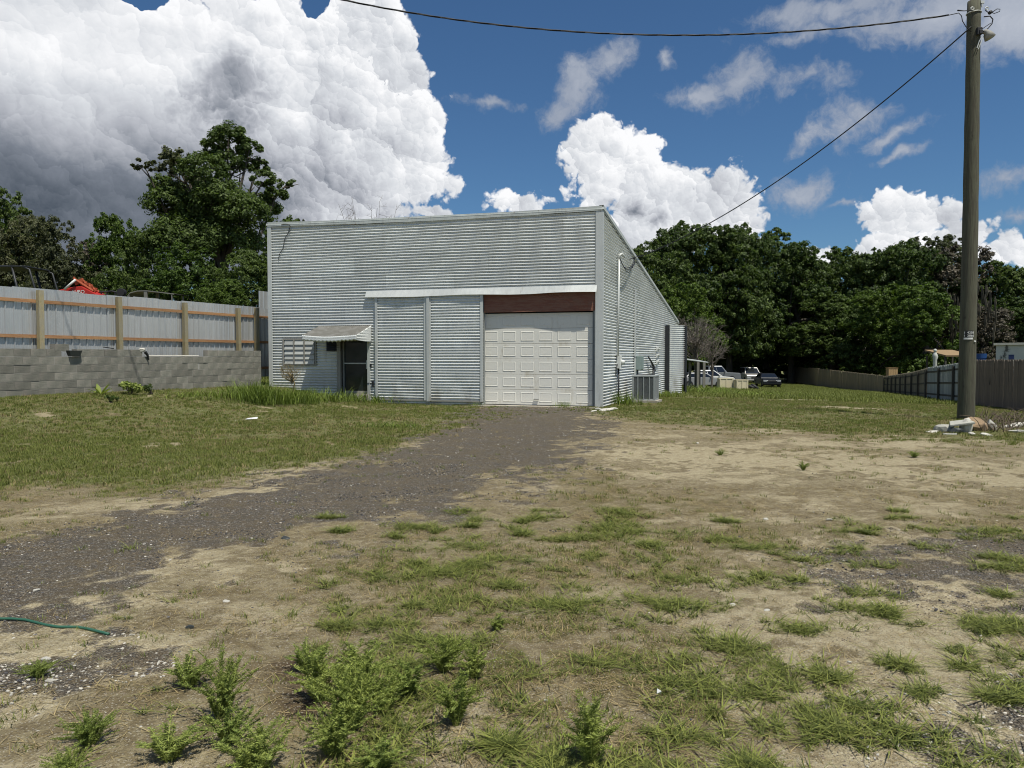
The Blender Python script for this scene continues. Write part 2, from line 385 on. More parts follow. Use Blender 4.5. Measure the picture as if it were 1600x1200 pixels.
GZ = ground_z(GX, GY) + np.where(np.abs(GX) < 18, 1, 0) * np.where((GY > 1.5) & (GY < 26), 1, 0) * (.022 * (fbm(GX * 2.3, GY * 2.3, 4) - .5) + .012 * (fbm(GX * 9, GY * 9, 3) - .5))
ny, nx = GX.shape
V = np.stack([GX, GY, GZ], -1).reshape(-1, 3)
idx = np.arange(ny * nx).reshape(ny, nx)
Q = np.stack([idx[:-1, :-1], idx[:-1, 1:], idx[1:, 1:], idx[1:, :-1]], -1).reshape(-1, 4)
mg, t, b = newmat('ground_soil')
P = t.add('ShaderNodeTexCoord').outputs['Object']
A = {k: t.add('ShaderNodeAttribute', attribute_name=k).outputs['Fac'] for k in ('gravel', 'green', 'sand', 'veg', 'soil')}
nA = t.noise(P, 2.2, 6, .62); nB = t.noise(P, 13, 5, .65); nC = t.noise(P, 55, 4, .7); nD = t.noise(P, 210, 2, .6)
# bare earth: pale sand to brown dirt
earth = t.mix(t.mapr(t.m('ADD', nB, t.m('MULTIPLY', t.m('SUBTRACT', nA, .5), .8)), .35, .68), (.19, .15, .085, 1), (.31, .26, .155, 1))
sandc = t.mix(t.mapr(nB, .3, .7), (.33, .27, .16, 1), (.47, .405, .265, 1))
c = t.mix(t.mapr(t.m('ADD', A['sand'], t.m('MULTIPLY', t.m('SUBTRACT', nC, .5), .7)), .3, .8), earth, sandc)
# dead thatch and green mat
th = t.mix(t.mapr(nC, .38, .62), (.075, .052, .028, 1), (.21, .155, .075, 1))
gm = t.mix(t.mapr(t.m('ADD', t.m('MULTIPLY', nC, .6), t.m('MULTIPLY', nB, .4)), .38, .62), (.055, .070, .016, 1), (.155, .175, .042, 1))
gm = t.mix(t.mapr(nA, .46, .70), gm, t.mix(.45, gm, (.19, .16, .06, 1)))
mat_ = t.mix(t.mapr(t.m('ADD', A['green'], t.m('MULTIPLY', t.m('SUBTRACT', nB, .5), 1.2)), .3, .9, .35, 1.), th, gm)
vf = t.mapr(t.m('ADD', A['veg'], t.m('ADD', t.m('MULTIPLY', t.m('SUBTRACT', nC, .5), 1.3), t.m('MULTIPLY', t.m('SUBTRACT', nD, .5), .8))), .25, .75)
c = t.mix(t.m('MULTIPLY', vf, .9), c, mat_)
# gravel: crushed asphalt with pale stones
vo = t.voro(P, 70); st = t.voro(P, 26)
peb = t.mix(t.mapr(t.add('ShaderNodeSeparateColor').outputs[0] if False else vo.outputs['Distance'], .1, .5), (.255, .225, .18, 1), (.125, .11, .09, 1))
vs_ = t.add('ShaderNodeSeparateColor'); t.put(vs_.inputs[0], vo.outputs['Color'])
peb = t.mix(t.mapr(vs_.outputs[0], .86, .94), peb, (.42, .39, .34, 1))
peb = t.mix(t.mapr(t.m('ADD', t.m('MULTIPLY', nB, .6), t.m('MULTIPLY', nA, .4)), .40, .60), peb, t.mix(.75, peb, (.20, .155, .095, 1)))
gf = t.mapr(t.m('ADD', A['gravel'], t.m('ADD', t.m('MULTIPLY', t.m('SUBTRACT', nB, .5), 1.1), t.m('MULTIPLY', t.m('SUBTRACT', nC, .5), .9))), .28, .8)
c = t.mix(gf, c, peb)
c = t.mix(t.m('MULTIPLY', A['soil'], .9), c, t.mix(nC, (.035, .022, .014, 1), (.10, .06, .038, 1)))
gr_ = t.voro(P, 160); gs_ = t.add('ShaderNodeSeparateColor'); t.put(gs_.inputs[0], gr_.outputs['Color'])
c = t.mix(t.m('MULTIPLY', t.mapr(gs_.outputs[0], .80, .92), .55), c, (.10, .075, .05, 1))
c = t.mix(t.m('MULTIPLY', t.mapr(gs_.outputs[1], .88, .96), .6), c, (.50, .46, .38, 1))
c = t.vm('SCALE', c, scale=t.m('ADD', .56, t.m('ADD', t.m('MULTIPLY', nD, .52), t.m('MULTIPLY', nC, .36))))
t.put(b.inputs['Base Color'], c); b.inputs['Roughness'].default_value = .95; b.inputs['Specular IOR Level'].default_value = .15
bn = t.add('ShaderNodeBump'); bn.inputs['Strength'].default_value = 1.; bn.inputs['Distance'].default_value = .045
h = t.m('ADD', t.m('MULTIPLY', nC, .6), t.m('ADD', t.m('MULTIPLY', nB, .5), t.m('MULTIPLY', t.m('MULTIPLY', vo.outputs['Distance'], gf), -.8)))
t.put(bn.inputs['Height'], h); t.l.new(bn.outputs[0], b.inputs['Normal'])
me = np_mesh('ground', V, Q, mg, dict(gravel=gravel.ravel(), green=green.ravel(), sand=sand.ravel(), veg=veg.ravel(), soil=soil.ravel()), smooth=True)
tag(link('ground', me), 'bare sandy lot with gravel track and patchy grass', kind='structure')

# ------------------------------------------------------------------ the corrugated building
CX, CY = 2.79, 22.9
E1 = Vector((-.9594, .2822, 0)); N1 = Vector((-.2822, -.9594, 0))       # front wall, to the left; outward
E2 = Vector((.350, .9367, 0)); N2 = Vector((.9367, -.350, 0))           # side wall, away; outward
CO = Vector((CX, CY, 0))
def FW(a, z, o=0.): return CO + E1 * a + N1 * o + Vector((0, 0, z))
def SW(a, z, o=0.): return CO + E2 * a + N2 * o + Vector((0, 0, z))
def plane_hit(px, py, E, N, off=0.):
    d = ray(px, py); p0 = CO + N * off - Vector((0, 0, CAMZ))
    k = p0.dot(N) / d.dot(N); p = d * k + Vector((0, 0, CAMZ))
    return (p - CO).dot(E), p.z
def fa(px, py=556, off=0.): return plane_hit(px, py, E1, N1, off)
def sa(px, py=556, off=0.): return plane_hit(px, py, E2, N2, off)
WID = fa(422)[0]; DEP = sa(1059)[0]
TOPR = fa(946, 323)[1]; TOPL = fa(422, 349)[1]; TOPB = sa(1059, 503)[1]
def ftop(a): return TOPR + (TOPL - TOPR) * a / WID - .07 * math.sin(math.pi * min(max(a / WID, 0), 1))
def stop(a): return TOPR + (TOPB - TOPR) * a / DEP
PITCHC = .094; AMP = .028
def corr_mesh(name, mt, W_, a0, a1, z0, z1, top=None, off=0., dent=.006, dents=(), seg=10, step=.4, seed=0, bottom=None, lean=(0, 0)):
    """horizontally corrugated sheet on wall W_ between a0..a1 and z0..z1; real sine relief with dents"""
    nz = max(2, int((z1 - z0) / PITCHC * seg)); na = max(2, int((a1 - a0) / step) + 1)
    a = np.linspace(a0, a1, na); z = np.linspace(z0, z1, nz)
    A_, Z_ = np.meshgrid(a, z)
    wob = .006 * (fbm(A_ * .5 + seed, Z_ * .25 + 3, 2) - .5)
    o = off + AMP * np.sin(2 * np.pi * (Z_ + wob) / PITCHC) + dent * 2 * (fbm(A_ * 1.1 + seed * 3.7, Z_ * .9 + 9, 3) - .5)
    for da, dz_, r, dep in dents:
        q = np.exp(-((A_ - da) ** 2 + (Z_ - dz_) ** 2) / r ** 2); o = o - dep * q
    o = o + lean[0] * (Z_ - z0) + lean[1] * (A_ - a0)
    if top is not None:
        tz = np.array([top(x) for x in a])[None, :]; Z_ = np.minimum(Z_, tz)
    if bottom is not None:
        bz = np.array([bottom(x) for x in a])[None, :]; Z_ = np.maximum(Z_, bz)
    e, n = (E1, N1) if W_ is FW else (E2, N2)
    X = CX + e.x * A_ + n.x * o; Y = CY + e.y * A_ + n.y * o
    V = np.stack([X - BL.x, Y - BL.y, Z_ - BL.z], -1).reshape(-1, 3)
    ix = np.arange(nz * na).reshape(nz, na)
    q = np.stack([ix[:-1, :-1], ix[1:, :-1], ix[1:, 1:], ix[:-1, 1:]], -1).reshape(-1, 4)
    if W_ is SW: q = q[:, ::-1]
    zz = Z_.reshape(-1); keep = (np.abs(zz[q].max(1) - zz[q].min(1)) > 1e-4)
    return np_mesh(name, V, q[keep], mt, smooth=True)
BL = CO.copy()
# galvanised steel, dull with age: spangle, streaks, per-sheet tone
def steel(name, base=(.72, .735, .715), metal=.12, rough=.5, streak=.25, objvar=.06, rust=0.):
    m, t, b = newmat(name)
    tc = t.add('ShaderNodeTexCoord').outputs['Object']
    n1 = t.noise(tc, 1.3, 5, .6); n2 = t.noise(t.vm('MULTIPLY', tc, (9, 9, .9)), 1., 4, .6); n3 = t.noise(tc, 60, 2, .6)
    oi = t.add('ShaderNodeObjectInfo').outputs['Random']
    f = t.m('ADD', t.m('ADD', t.m('MULTIPLY', t.m('SUBTRACT', n1, .5), .32), t.m('MULTIPLY', t.m('SUBTRACT', n2, .5), streak)),
            t.m('ADD', t.m('MULTIPLY', t.m('SUBTRACT', n3, .5), .12), t.m('MULTIPLY', t.m('SUBTRACT', oi, .5), 2 * objvar)))
    c = t.vm('SCALE', (*base,), scale=t.m('ADD', 1., f))
    zz = t.add('ShaderNodeSeparateXYZ'); t.put(zz.inputs[0], tc); dn = t.noise(t.vm('MULTIPLY', tc, (3, 3, 1.2)), 1., 5, .7)
    dirt = t.m('MULTIPLY', t.mapr(zz.outputs[2], 1.1, -.1), t.mapr(dn, .42, .68))
    c = t.mix(t.m('MULTIPLY', dirt, .55), c, (.22, .17, .11, 1))
    st_ = t.noise(t.vm('MULTIPLY', tc, (5, 5, .5)), 1., 6, .7)
    c = t.mix(t.m('MULTIPLY', t.mapr(st_, .60, .74), .45), c, (.30, .25, .19, 1))
    if rust:
        rn = t.noise(t.vm('MULTIPLY', tc, (1, 1, .6)), 5, 6, .7)
        c = t.mix(t.m('MULTIPLY', t.mapr(rn, .66 - rust * .2, .76), .8), c, (.17, .10, .06, 1))
    t.put(b.inputs['Base Color'], c); b.inputs['Metallic'].default_value = metal
    t.put(b.inputs['Roughness'], t.m('ADD', rough, t.m('MULTIPLY', t.m('SUBTRACT', n1, .5), .3)))
    bn = t.add('ShaderNodeBump'); bn.inputs['Strength'].default_value = .2; bn.inputs['Distance'].default_value = .01
    t.put(bn.inputs['Height'], t.noise(tc, 8, 4, .6)); t.l.new(bn.outputs[0], b.inputs['Normal'])
    return m
m_corr = steel('corrugated_steel')
m_corr_side = m_corr
m_trim = steel('trim_steel', (.56, .575, .555), .15, .5, .3, .05, rust=.12)
m_trim2 = steel('fascia_steel', (.54, .565, .54), .15, .55, .5, .05, rust=.45)
m_awn = mat('weathered_awning', (.21, .205, .19), .7, .1, .35, 3, .3, col2=(.14, .135, .12), grain=(1, 1, 1), stain=((.10, .085, .07), .58, .72, 4))
m_dark = mat('dark_void', (.02, .02, .022), .9, bump=0)
m_wood_red = mat('redwood_beam', (.25, .125, .085), .75, 0, .45, 2.5, .4, grain=(1, 1, 7), col2=(.19, .075, .05))
m_door = mat('garage_door_paint', (.80, .775, .70), .55, 0, .06, 2.2, .08, stain=((.52, .46, .34), .54, .76, 1.6))
m_grey_paint = mat('grey_frame', (.24, .255, .25), .6, .1, .2, 4, .1)
m_frame = mat('weathered_frame', (.30, .29, .26), .7, 0, .3, 5, .2)
m_conc = mat('concrete', (.40, .37, .32), .9, 0, .3, 5, .5, col2=(.33, .29, .23))
m_black = mat('black_rubber', (.02, .02, .022), .6, 0, .3, 5, .1)
m_louvre = mat('louvre_white', (.46, .47, .45), .5, 0, .14, 6, .05, objvar=.12)
m_blackpipe = mat('black_paint', (.03, .032, .035), .5, .2, .2, 5, .1)
m_box = mat('electrical_grey_green', (.27, .34, .32), .55, .1, .1, 6, .05)
m_pale = mat('pale_plastic', (.66, .67, .64), .5, 0, .08, 6, .05)
m_ac = mat('condenser_grey', (.36, .38, .38), .5, .3, .12, 6, .08)
m_coil = mat('condenser_coil', (.06, .065, .07), .7, .3, .3, 20, .4)
m_yellowrock = mat('yellowish_concrete', (.55, .42, .22), .9, 0, .35, 14, .6)
m_whiterock = mat('white_rubble', (.60, .57, .50), .9, 0, .25, 14, .6)
gm_, t, b = newmat('door_glass'); b.inputs['Base Color'].default_value = (.018, .026, .028, 1); b.inputs['Roughness'].default_value = .09; b.inputs['Specular IOR Level'].default_value = .6
m_glass = gm_

B = thing('metal_building', BL, 'large corrugated steel shed with white roll-up garage door and single-slope roof', 'building')
# openings on the front (wall coordinates)
gx0, gz_hdr = fa(932, 456); gx1 = fa(755, 459)[0]
HZ = fa(840, 459)[1]                                    # underside of the header flashing
dx0 = fa(575)[0]; dx1 = fa(533)[0]; DZ1 = fa(553, 533)[1]; DZ0 = fa(553, 615)[1]
k = 0
def sheets(W_, a0, a1, z0, z1, top=None, da=2.44, dzs=.66, **kw):
    """split an area into the overlapping sheets it is clad with"""
    global k
    zs = z0; row = 0
    while zs < z1 - .02:
        ze = min(zs + dzs, z1)
        if z1 - ze < .15: ze = z1
        offx = (row % 2) * da * .5
        aa = a0
        while aa < a1 - .02:
            ae = min(aa + da - (offx if aa == a0 else 0), a1)
            if a1 - ae < .4: ae = a1
            if top is None or zs < max(top(aa), top(ae)) - .01:
                k += 1
                me = corr_mesh('siding_sheet', m_corr, W_, aa, min(ae + .02, a1), zs, ze, top, off=.0015 * (k % 4), seed=3, **kw)
                o = link('siding_sheet', me, B); 
            aa = ae
        zs = ze; row += 1
dents_f = [(fa(700, 425)[0], fa(700, 425)[1], .10, .012), (fa(735, 440)[0], fa(735, 440)[1], .08, .015), (fa(636, 395)[0], fa(636, 395)[1], .07, .015), (fa(500, 430)[0], fa(500, 430)[1], .3, .01)]
rowH = .66
HZ2 = HZ + .10
sheets(FW, 0, WID, HZ2, 7.2, ftop, dents=dents_f)
sheets(FW, dx1, WID, -.2, HZ2)                          # left of the small door
sheets(FW, dx0, dx1, DZ1, HZ2)                          # above it
sheets(FW, gx1, dx0, -.3, HZ2)                          # behind the sliding doors
sheets(FW, 0, gx0, -.2, HZ2)                            # strip at the corner
SX_post = sa(1038)[0]
dents_s = [(sa(952, 575)[0], sa(952, 575)[1], .22, .07), (sa(955, 590)[0], .4, .15, .05), (sa(962, 600)[0], .45, .3, .06), (sa(985, 600)[0], .3, .3, .05)]
sheets(SW, 0, DEP, -.7, 7.2, stop, dents=dents_s, dent=.009)
# roof, back and far side
SL = WID
rf = M()
a_, b_, c_, d_ = FW(-.06, TOPR - .02, .05), FW(SL + .06, TOPL - .02, .05), FW(SL + .06, TOPB - .02) + E2 * DEP, FW(-.06, TOPB - .02) + E2 * DEP
rf.slab([a_, b_, c_, d_], (b_ - a_).cross(d_ - a_) * -1, .06); rf.build('roof', m_trim2, B)
bw = M()
l0, l1 = FW(SL, -.4, -.02), FW(SL, TOPL - .08, -.02); bk0 = FW(SL, -.7) + E2 * DEP; bk1 = FW(SL, TOPB - .08) + E2 * DEP
bw.slab([l0, bk0, bk1, l1], E1 * 1, .05); r0 = SW(DEP - .02, -.9); r1 = SW(DEP - .02, TOPB - .08)
bw.slab([r0 + E1 * .03, bk0 - E2 * .04, bk1 - E2 * .04, r1 + E1 * .03], E2, .05); bw.build('rear_wall', m_trim, B)
# inner lining so that no light comes through
inn = M(); inn.slab([FW(gx1 + .05, -.3, -.6), FW(gx0 - .1, -.3, -.6), FW(gx0 - .1, HZ + .2, -.6), FW(gx1 + .05, HZ + .2, -.6)], N1, .05); inn.build('inner_lining', m_dark, B)

def strip(name, mt, W_, a0, a1, z0, z1, o0, o1, wav=0., n=1, parent=None, top=None, seed=1):
    """flat flashing; a wavy free edge if asked"""
    m = M(); N = 1 if not wav else n
    for i in range(N):
        x0 = a0 + (a1 - a0) * i / N; x1 = a0 + (a1 - a0) * (i + 1) / N
        w = lambda x, s: wav * (vn1(x * 1.1 + s) - .5)
        vs = []
        for (x, o) in ((x0, o0), (x1, o0), (x1, o1), (x0, o1)): vs.append(W_(x, z0 + w(x, seed), o))
        for (x, o) in ((x0, o0), (x1, o0), (x1, o1), (x0, o1)): vs.append(W_(x, (z1 if top is None else top(x)) + w(x, seed + 9), o))
        m.add(vs, [(0, 3, 2, 1), (4, 5, 6, 7), (0, 1, 5, 4), (1, 2, 6, 5), (2, 3, 7, 6), (3, 0, 4, 7)])
    return m.build(name, mt, parent or B)
def vn1(x): return float(fbm(np.array(x), np.array(3.3), 3))
# corner trims, parapet fascia, rake trim
strip('corner_trim', m_trim, FW, -.035, .20, -.15, TOPR, .018, .040)
strip('corner_trim', m_trim, SW, -.035, .09, -.15, TOPR - .04, .018, .036)
strip('corner_trim', m_trim, FW, WID - .13, WID + .03, -.1, TOPL - .02, .018, .040)
m = M(); n = 40
for i in range(n):
    a0, a1 = WID * i / n, WID * (i + 1) / n
    z0, z1 = ftop(a0), ftop(a1); h0 = .10 + .03 * vn1(a0 * 2); h1 = .10 + .03 * vn1(a1 * 2)
    m.add([FW(a0, z0 - h0, .02), FW(a1 + .0, z1 - h1, .02), FW(a1, z1 - h1, .055), FW(a0, z0 - h0, .055),
           FW(a0, z0 + .045, -.05), FW(a1, z1 + .045, -.05), FW(a1, z1 + .03, .055), FW(a0, z0 + .03, .055)], [(0, 3, 2, 1), (4, 5, 6, 7), (2, 3, 7, 6)])
m.build('roof_fascia', m_trim2, B)
m = M(); r0, r1 = stop(-.03), stop(DEP + .05)
for a0, a1 in ((-.03, DEP + .05),):
    m.add([SW(a0, r0 - .13, .045), SW(a1, r1 - .13, .045), SW(a1, r1 + .05, .045), SW(a0, r0 + .05, .045), SW(a0, r0 - .13, -.02), SW(a1, r1 - .13, -.02), SW(a1, r1 + .05, -.10), SW(a0, r0 + .05, -.10)],
          [(0, 1, 2, 3), (3, 2, 6, 7), (0, 4, 5, 1)])
m.build('rake_trim', m_trim, B)
# header flashing over the openings, bent lower edge (it throws the wavy shadow on the garage door)
hx1 = fa(573, 467)[0]
m = M(); n = 48
for i in range(n):
    a0, a1 = gx0 - .02 + (hx1 - gx0 + .02) * i / n, gx0 - .02 + (hx1 - gx0 + .02) * (i + 1) / n
    def lip(a): return .13 + .06 * (vn1(a * .9 + 4) - .3) + .018 * math.sin(a * 2.1)
    def zb(a): return HZ + (.015 * math.sin(a * 1.7) + .02 * (vn1(a * 1.3 + 40) - .5))
    m.add([FW(a0, HZ + .235, .03), FW(a1, HZ + .235, .03), FW(a1, zb(a1), lip(a1)), FW(a0, zb(a0), lip(a0)), FW(a0, zb(a0) - .0, lip(a0) - .02), FW(a1, zb(a1), lip(a1) - .02), FW(a0, HZ + .22, .01), FW(a1, HZ + .22, .01)],
          [(0, 3, 2, 1), (3, 4, 5, 2), (4, 6, 7, 5)])
m.build('header_flashing', m_trim, B)
# garage opening: beam, jambs, door with raised panels
RC = -.15
bz0 = fa(840, 487, -.05)[1]
strip('header_beam', m_wood_red, FW, gx0 + .0, gx1, bz0, HZ + .18, -.12, -.02)
jw = .10
strip('jamb', m_grey_paint, FW, gx0 + .0, gx0 + .06, -.05, bz0, RC - .05, .02)
strip('jamb', m_grey_paint, FW, gx0 + .06, gx0 + .13, -.05, bz0, RC, RC + .05)
strip('jamb', m_grey_paint, FW, gx1 - .02, gx1 + .08, -.05, HZ, RC - .05, -.01)
D0 = fa(926, 556, RC)[0]; D1 = fa(754, 556, RC)[0]
GZ0 = fa(840, 633, RC)[1]; gd_top = bz0 + .05
secs = [fa(840, y, RC)[1] for y in (633, 606.5, 583, 560, 537, 513, 489, 470)]
secs[0] = GZ0; secs = [GZ0 + (secs[5] - GZ0) * i / 5 for i in range(8)]; secs = secs[:7]
gdoor = M()
for i in range(len(secs) - 1):
    z0, z1 = secs[i] + .004, secs[i + 1] - .004
    gdoor.box(FW((D0 + D1) / 2, (z0 + z1) / 2, RC - .025), (D1 - D0, .05, z1 - z0), rz=math.atan2(E1.y, E1.x))
gdo = gdoor.build('garage_door', m_door, B, bevel=.006); gdo['label'] = 'white sectional garage door of raised rectangles'
pw = (D1 - D0) / 6; sh = secs[1] - secs[0]
def raised(w, h):
    m = M(); g = .022; d1 = .012; d2 = .016
    # moulding ring: slopes in to a groove, then out to a raised field
    R = [(w / 2, h / 2, .0), (w / 2 - g * .5, h / 2 - g * .5, .008), (w / 2 - g, h / 2 - g, .007), (w / 2 - g * 1.8, h / 2 - g * 1.8, .001), (w / 2 - g * 2.4, h / 2 - g * 2.4, .003)]
    vs = []
    for x, z, o in R:
        for sx, sz in ((-1, -1), (1, -1), (1, 1), (-1, 1)): vs.append(E1 * (sx * x) + N1 * o + Vector((0, 0, sz * z)))
    fs = [(4 * j + i, 4 * j + (i + 1) % 4, 4 * j + 4 + (i + 1) % 4, 4 * j + 4 + i) for j in range(len(R) - 1) for i in range(4)] + [tuple(range(len(vs) - 4, len(vs)))]
    fs = [f[::-1] for f in fs]
    m.add(vs, fs); return m.mesh('raised_panel', m_door)
hh_ = M(); hh_.box(FW((D0 + D1) / 2, secs[0] + .18, RC + .03), (.16, .03, .03), rz=math.atan2(E1.y, E1.x)); hh_.build('pull_handle', m_frame, gdo)
strip('bottom_seal', m_black, FW, D0, D1, GZ0 - .02, GZ0 + .01, RC - .03, RC + .012, parent=gdo)
rp = raised(pw * .72, sh * .62)
for i in range(len(secs) - 1):
    for j in range(6):
        p = FW(D0 + pw * (j + .5), (secs[i] + secs[i + 1]) / 2, RC + .001) - BL
        link('raised_panel', rp, gdo, loc=p)
strip('threshold', m_conc, FW, gx0 - .1, gx1 + .35, -.3, GZ0 - .015, -.5, .28)
# sliding doors hung from the header
def bottom_of(px, py): return fa(px, py, .1)[1]
def sliding(pxL, pxR, zb, off):
    aR, aL = fa(pxR, 556, off)[0], fa(pxL, 556, off)[0]; ztop = HZ + .08
    me = corr_mesh('sliding_door', m_corr, FW, aR + .04, aL - .04, zb + .03, ztop, None, off=off, seed=5, dent=.014,
                   dents=[((aL + aR) / 2 + .2, 1.15, .07, .05), ((aL + aR) / 2 - .1, .72, .25, .035), ((aL + aR) / 2 - .5, .35, .3, .03), (aL - .5, .3, .3, .04)])
    o = link('sliding_door', me, B)
    for a0, a1 in ((aR, aR + .09), (aL - .09, aL)): strip('door_stile', m_trim, FW, a0, a1, zb, ztop - .02, off + .014, off + .04, parent=o)
    strip('bottom_rail', m_frame, FW, aR + .02, aL - .02, zb - .02, zb + .035, off - .03, off + .012, parent=o)
    return o
sliding(670, 755, bottom_of(712, 627), .05)
sliding(587, 667, bottom_of(628, 625), .05)
a0 = fa(669.5, 556, .07)[0]; strip('centre_stile', m_trim, FW, a0 - .05, a0 + .05, bottom_of(668, 627), HZ + .02, .10, .125)
# black hasps on the wall beside the sliding door
for (px, py, w, h) in ((580, 571, .03, .13), (583, 600, .05, .2), (577, 599, .12, .03)):
    a0, z0 = fa(px, py, .03); m = M(); m.box(FW(a0, z0, .04), (w, .04, h), rz=math.atan2(E1.y, E1.x)); m.box(FW(a0 + .02, z0 + h * .2, .06), (w * .7, .03, h * .3), rz=math.atan2(E1.y, E1.x)); m.build('door_hasp', m_blackpipe, B)
# small entrance door under the awning
dr = M()
rz1 = math.atan2(E1.y, E1.x)
dm = M(); dm.box(FW((dx0 + dx1) / 2, (DZ0 + DZ1) / 2, -.14), (dx1 - dx0, .03, DZ1 - DZ0), rz=rz1)
ed = dm.build('entrance_door', m_glass, B)
for (x0, x1, z0, z1, nm) in ((dx0, dx0 + .06, DZ0, DZ1, 'door_frame'), (dx1 - .06, dx1, DZ0, DZ1, 'door_frame'), (dx0 + .06, dx1 - .06, DZ0, DZ0 + .09, 'door_frame'), (dx0 + .06, dx1 - .06, DZ0 + 1.02, DZ0 + 1.06, 'cross_bar')):
    strip(nm, m_trim if nm == 'cross_bar' else m_frame, FW, x0, x1, z0, z1, -.12, -.10, parent=ed)
strip('door_handle', m_pale, FW, dx0 + .06, dx0 + .10, DZ0 + .85, DZ0 + 1.15, -.10, -.05, parent=ed)
strip('door_post', m_frame, FW, dx1 + .0, dx1 + .13, DZ0 - .25, DZ1 + .05, -.02, .07)
strip('door_post', m_trim2, FW, dx0 - .10, dx0 - .0, DZ0 - .25, DZ1 + .05, -.02, .06)
strip('door_sill', m_conc, FW, dx0 - .05, dx1 + .05, DZ0 - .35, DZ0 - .01, -.2, .12)
strip('door_lintel', m_frame, FW, dx0, dx1, DZ1, DZ1 + .06, -.2, .03)
dk_ = M(); dk_.slab([FW(dx0 - .1, -.2, -.3), FW(dx1 + .1, -.2, -.3), FW(dx1 + .1, DZ1 + .2, -.3), FW(dx0 - .1, DZ1 + .2, -.3)], -N1, .03); dk_.build('inner_lining', m_dark, B)
# jalousie window
wx0 = fa(493)[0]; wx1 = fa(445)[0]; wz1 = fa(470, 531)[1]; wz0 = fa(470, 569)[1]
wf = M()
for (x0, x1, z0, z1) in ((wx0 - .05, wx1 + .05, wz1, wz1 + .05), (wx0 - .05, wx1 + .05, wz0 - .05, wz0), (wx0 - .05, wx0, wz0, wz1), (wx1, wx1 + .05, wz0, wz1)):
    wf.box(FW((x0 + x1) / 2, (z0 + z1) / 2, .025), (x1 - x0, .06, z1 - z0), rz=rz1)
win = wf.build('jalousie_window', m_frame, B); win['label'] = 'white louvred window in three columns'
strip('window_back', m_grey_paint, FW, wx0, wx1, wz0, wz1, .012, .02, parent=win)
for i in (1, 2):
    x = wx0 + (wx1 - wx0) * i / 3; strip('mullion', m_frame, FW, x - .02, x + .02, wz0, wz1, .02, .075, parent=win)
lm = M(); lw = (wx1 - wx0) / 3 - .06; lh = (wz1 - wz0) / 5
lm.box((0, 0, 0), (lw, .008, lh * 1.02), rx=math.radians(14)); lme = lm.mesh('louvre', m_louvre)
for i in range(3):
    for j in range(5):
        o = link('louvre', lme, win, loc=FW(wx0 + (wx1 - wx0) * (i + .5) / 3, wz0 + lh * (j + .5), .045) - BL, rot=(random.uniform(-.05, .1), 0, rz1 ))
# louvred vent under the awning
va, vz = fa(522, 539); vm_ = M()
for i in range(5): vm_.box(FW(va, vz - .16 + .08 * i, .05), (.5, .03, .05), rz=rz1, rx=.5)
vm_.box(FW(va, vz, .025), (.56, .02, .42), rz=rz1); vm_.build('wall_vent', m_blackpipe, B)
# awning: sloped corrugated top, hanging scalloped valance, closed cheek on the right
aw0 = fa(581)[0]; aw1 = fa(499)[0]; awz1 = fa(540, 509)[1]; OUT = 1.05
awz0 = fa(470, 524, OUT)[1]
aw0f = fa(556, 527, OUT)[0]; aw1f = fa(470, 524, OUT)[0]
n = 60; mA = M(); vs = []
for j in range(9):
    tj = j / 8
    for i in range(n + 1):
        a = (aw0 + (aw0f - aw0) * tj * .35) + ((aw1 + (aw1f - aw1) * tj * .35) - (aw0 + (aw0f - aw0) * tj * .35)) * i / n
        z = awz1 + (awz0 - awz1) * tj - .05 * math.sin(math.pi * i / n) * tj + .02 * (vn1(a * 2 + tj * 3) - .5) + .012 * math.sin(2 * math.pi * a / .076)
        vs.append(FW(a, z, .02 + (OUT - .02) * tj))
fs = [(j * (n + 1) + i, j * (n + 1) + i + 1, (j + 1) * (n + 1) + i + 1, (j + 1) * (n + 1) + i) for j in range(8) for i in range(n)]
mA.add(vs, fs); awn = mA.build('awning', m_awn, B, smooth=True); awn['label'] = 'weathered corrugated metal awning over the small door'
sm = awn.modifiers.new('thickness', 'SOLIDIFY'); sm.thickness = .006
m = M(); vs = []; edge = [Vector(v) for v in [(BL + Vector(awn.data.vertices[8 * (n + 1) + i].co)) for i in range(n + 1)]]
for i, p in enumerate(edge):
    drop = .15 + .02 * math.sin(i * 1.5) + .03 * vn1(i * .2)
    for q in range(5): vs.append(p + N1 * (.012 * math.sin(q * 1.57 * 1.7) + .0) - Vector((0, 0, drop * q / 4)))
fs = [(i * 5 + q, i * 5 + q + 1, (i + 1) * 5 + q + 1, (i + 1) * 5 + q) for i in range(n) for q in range(4)]
m.add(vs, fs); o = m.build('valance', m_corr, awn, smooth=True); sm = o.modifiers.new('thickness', 'SOLIDIFY'); sm.thickness = .006
for side, a_w, a_f in ((0, aw0, None), (1, aw1, None)):
    pt = edge[0] if side == 0 else edge[-1]; top_ = FW(a_w, awz1, .03); m = M(); vs = []; nn = 30
    for i in range(nn + 1):
        tt = i / nn; up_ = top_.lerp(pt, tt); lowz = awz0 - .17 - .06 * (1 - tt)
        for q in range(13):
            z = up_.z + (lowz - up_.z) * q / 12
            vs.append(Vector((up_.x, up_.y, z)) + E1 * (.010 * math.sin(2 * math.pi * z / .094)) * (1 if side else -1))
    m.add(vs, [(i * 13 + q, i * 13 + q + 1, (i + 1) * 13 + q + 1, (i + 1) * 13 + q) for i in range(nn) for q in range(12)])
    if side == 0:
        o = m.build('cheek_panel', m_corr, awn, smooth=True); sm = o.modifiers.new('thickness', 'SOLIDIFY'); sm.thickness = .006
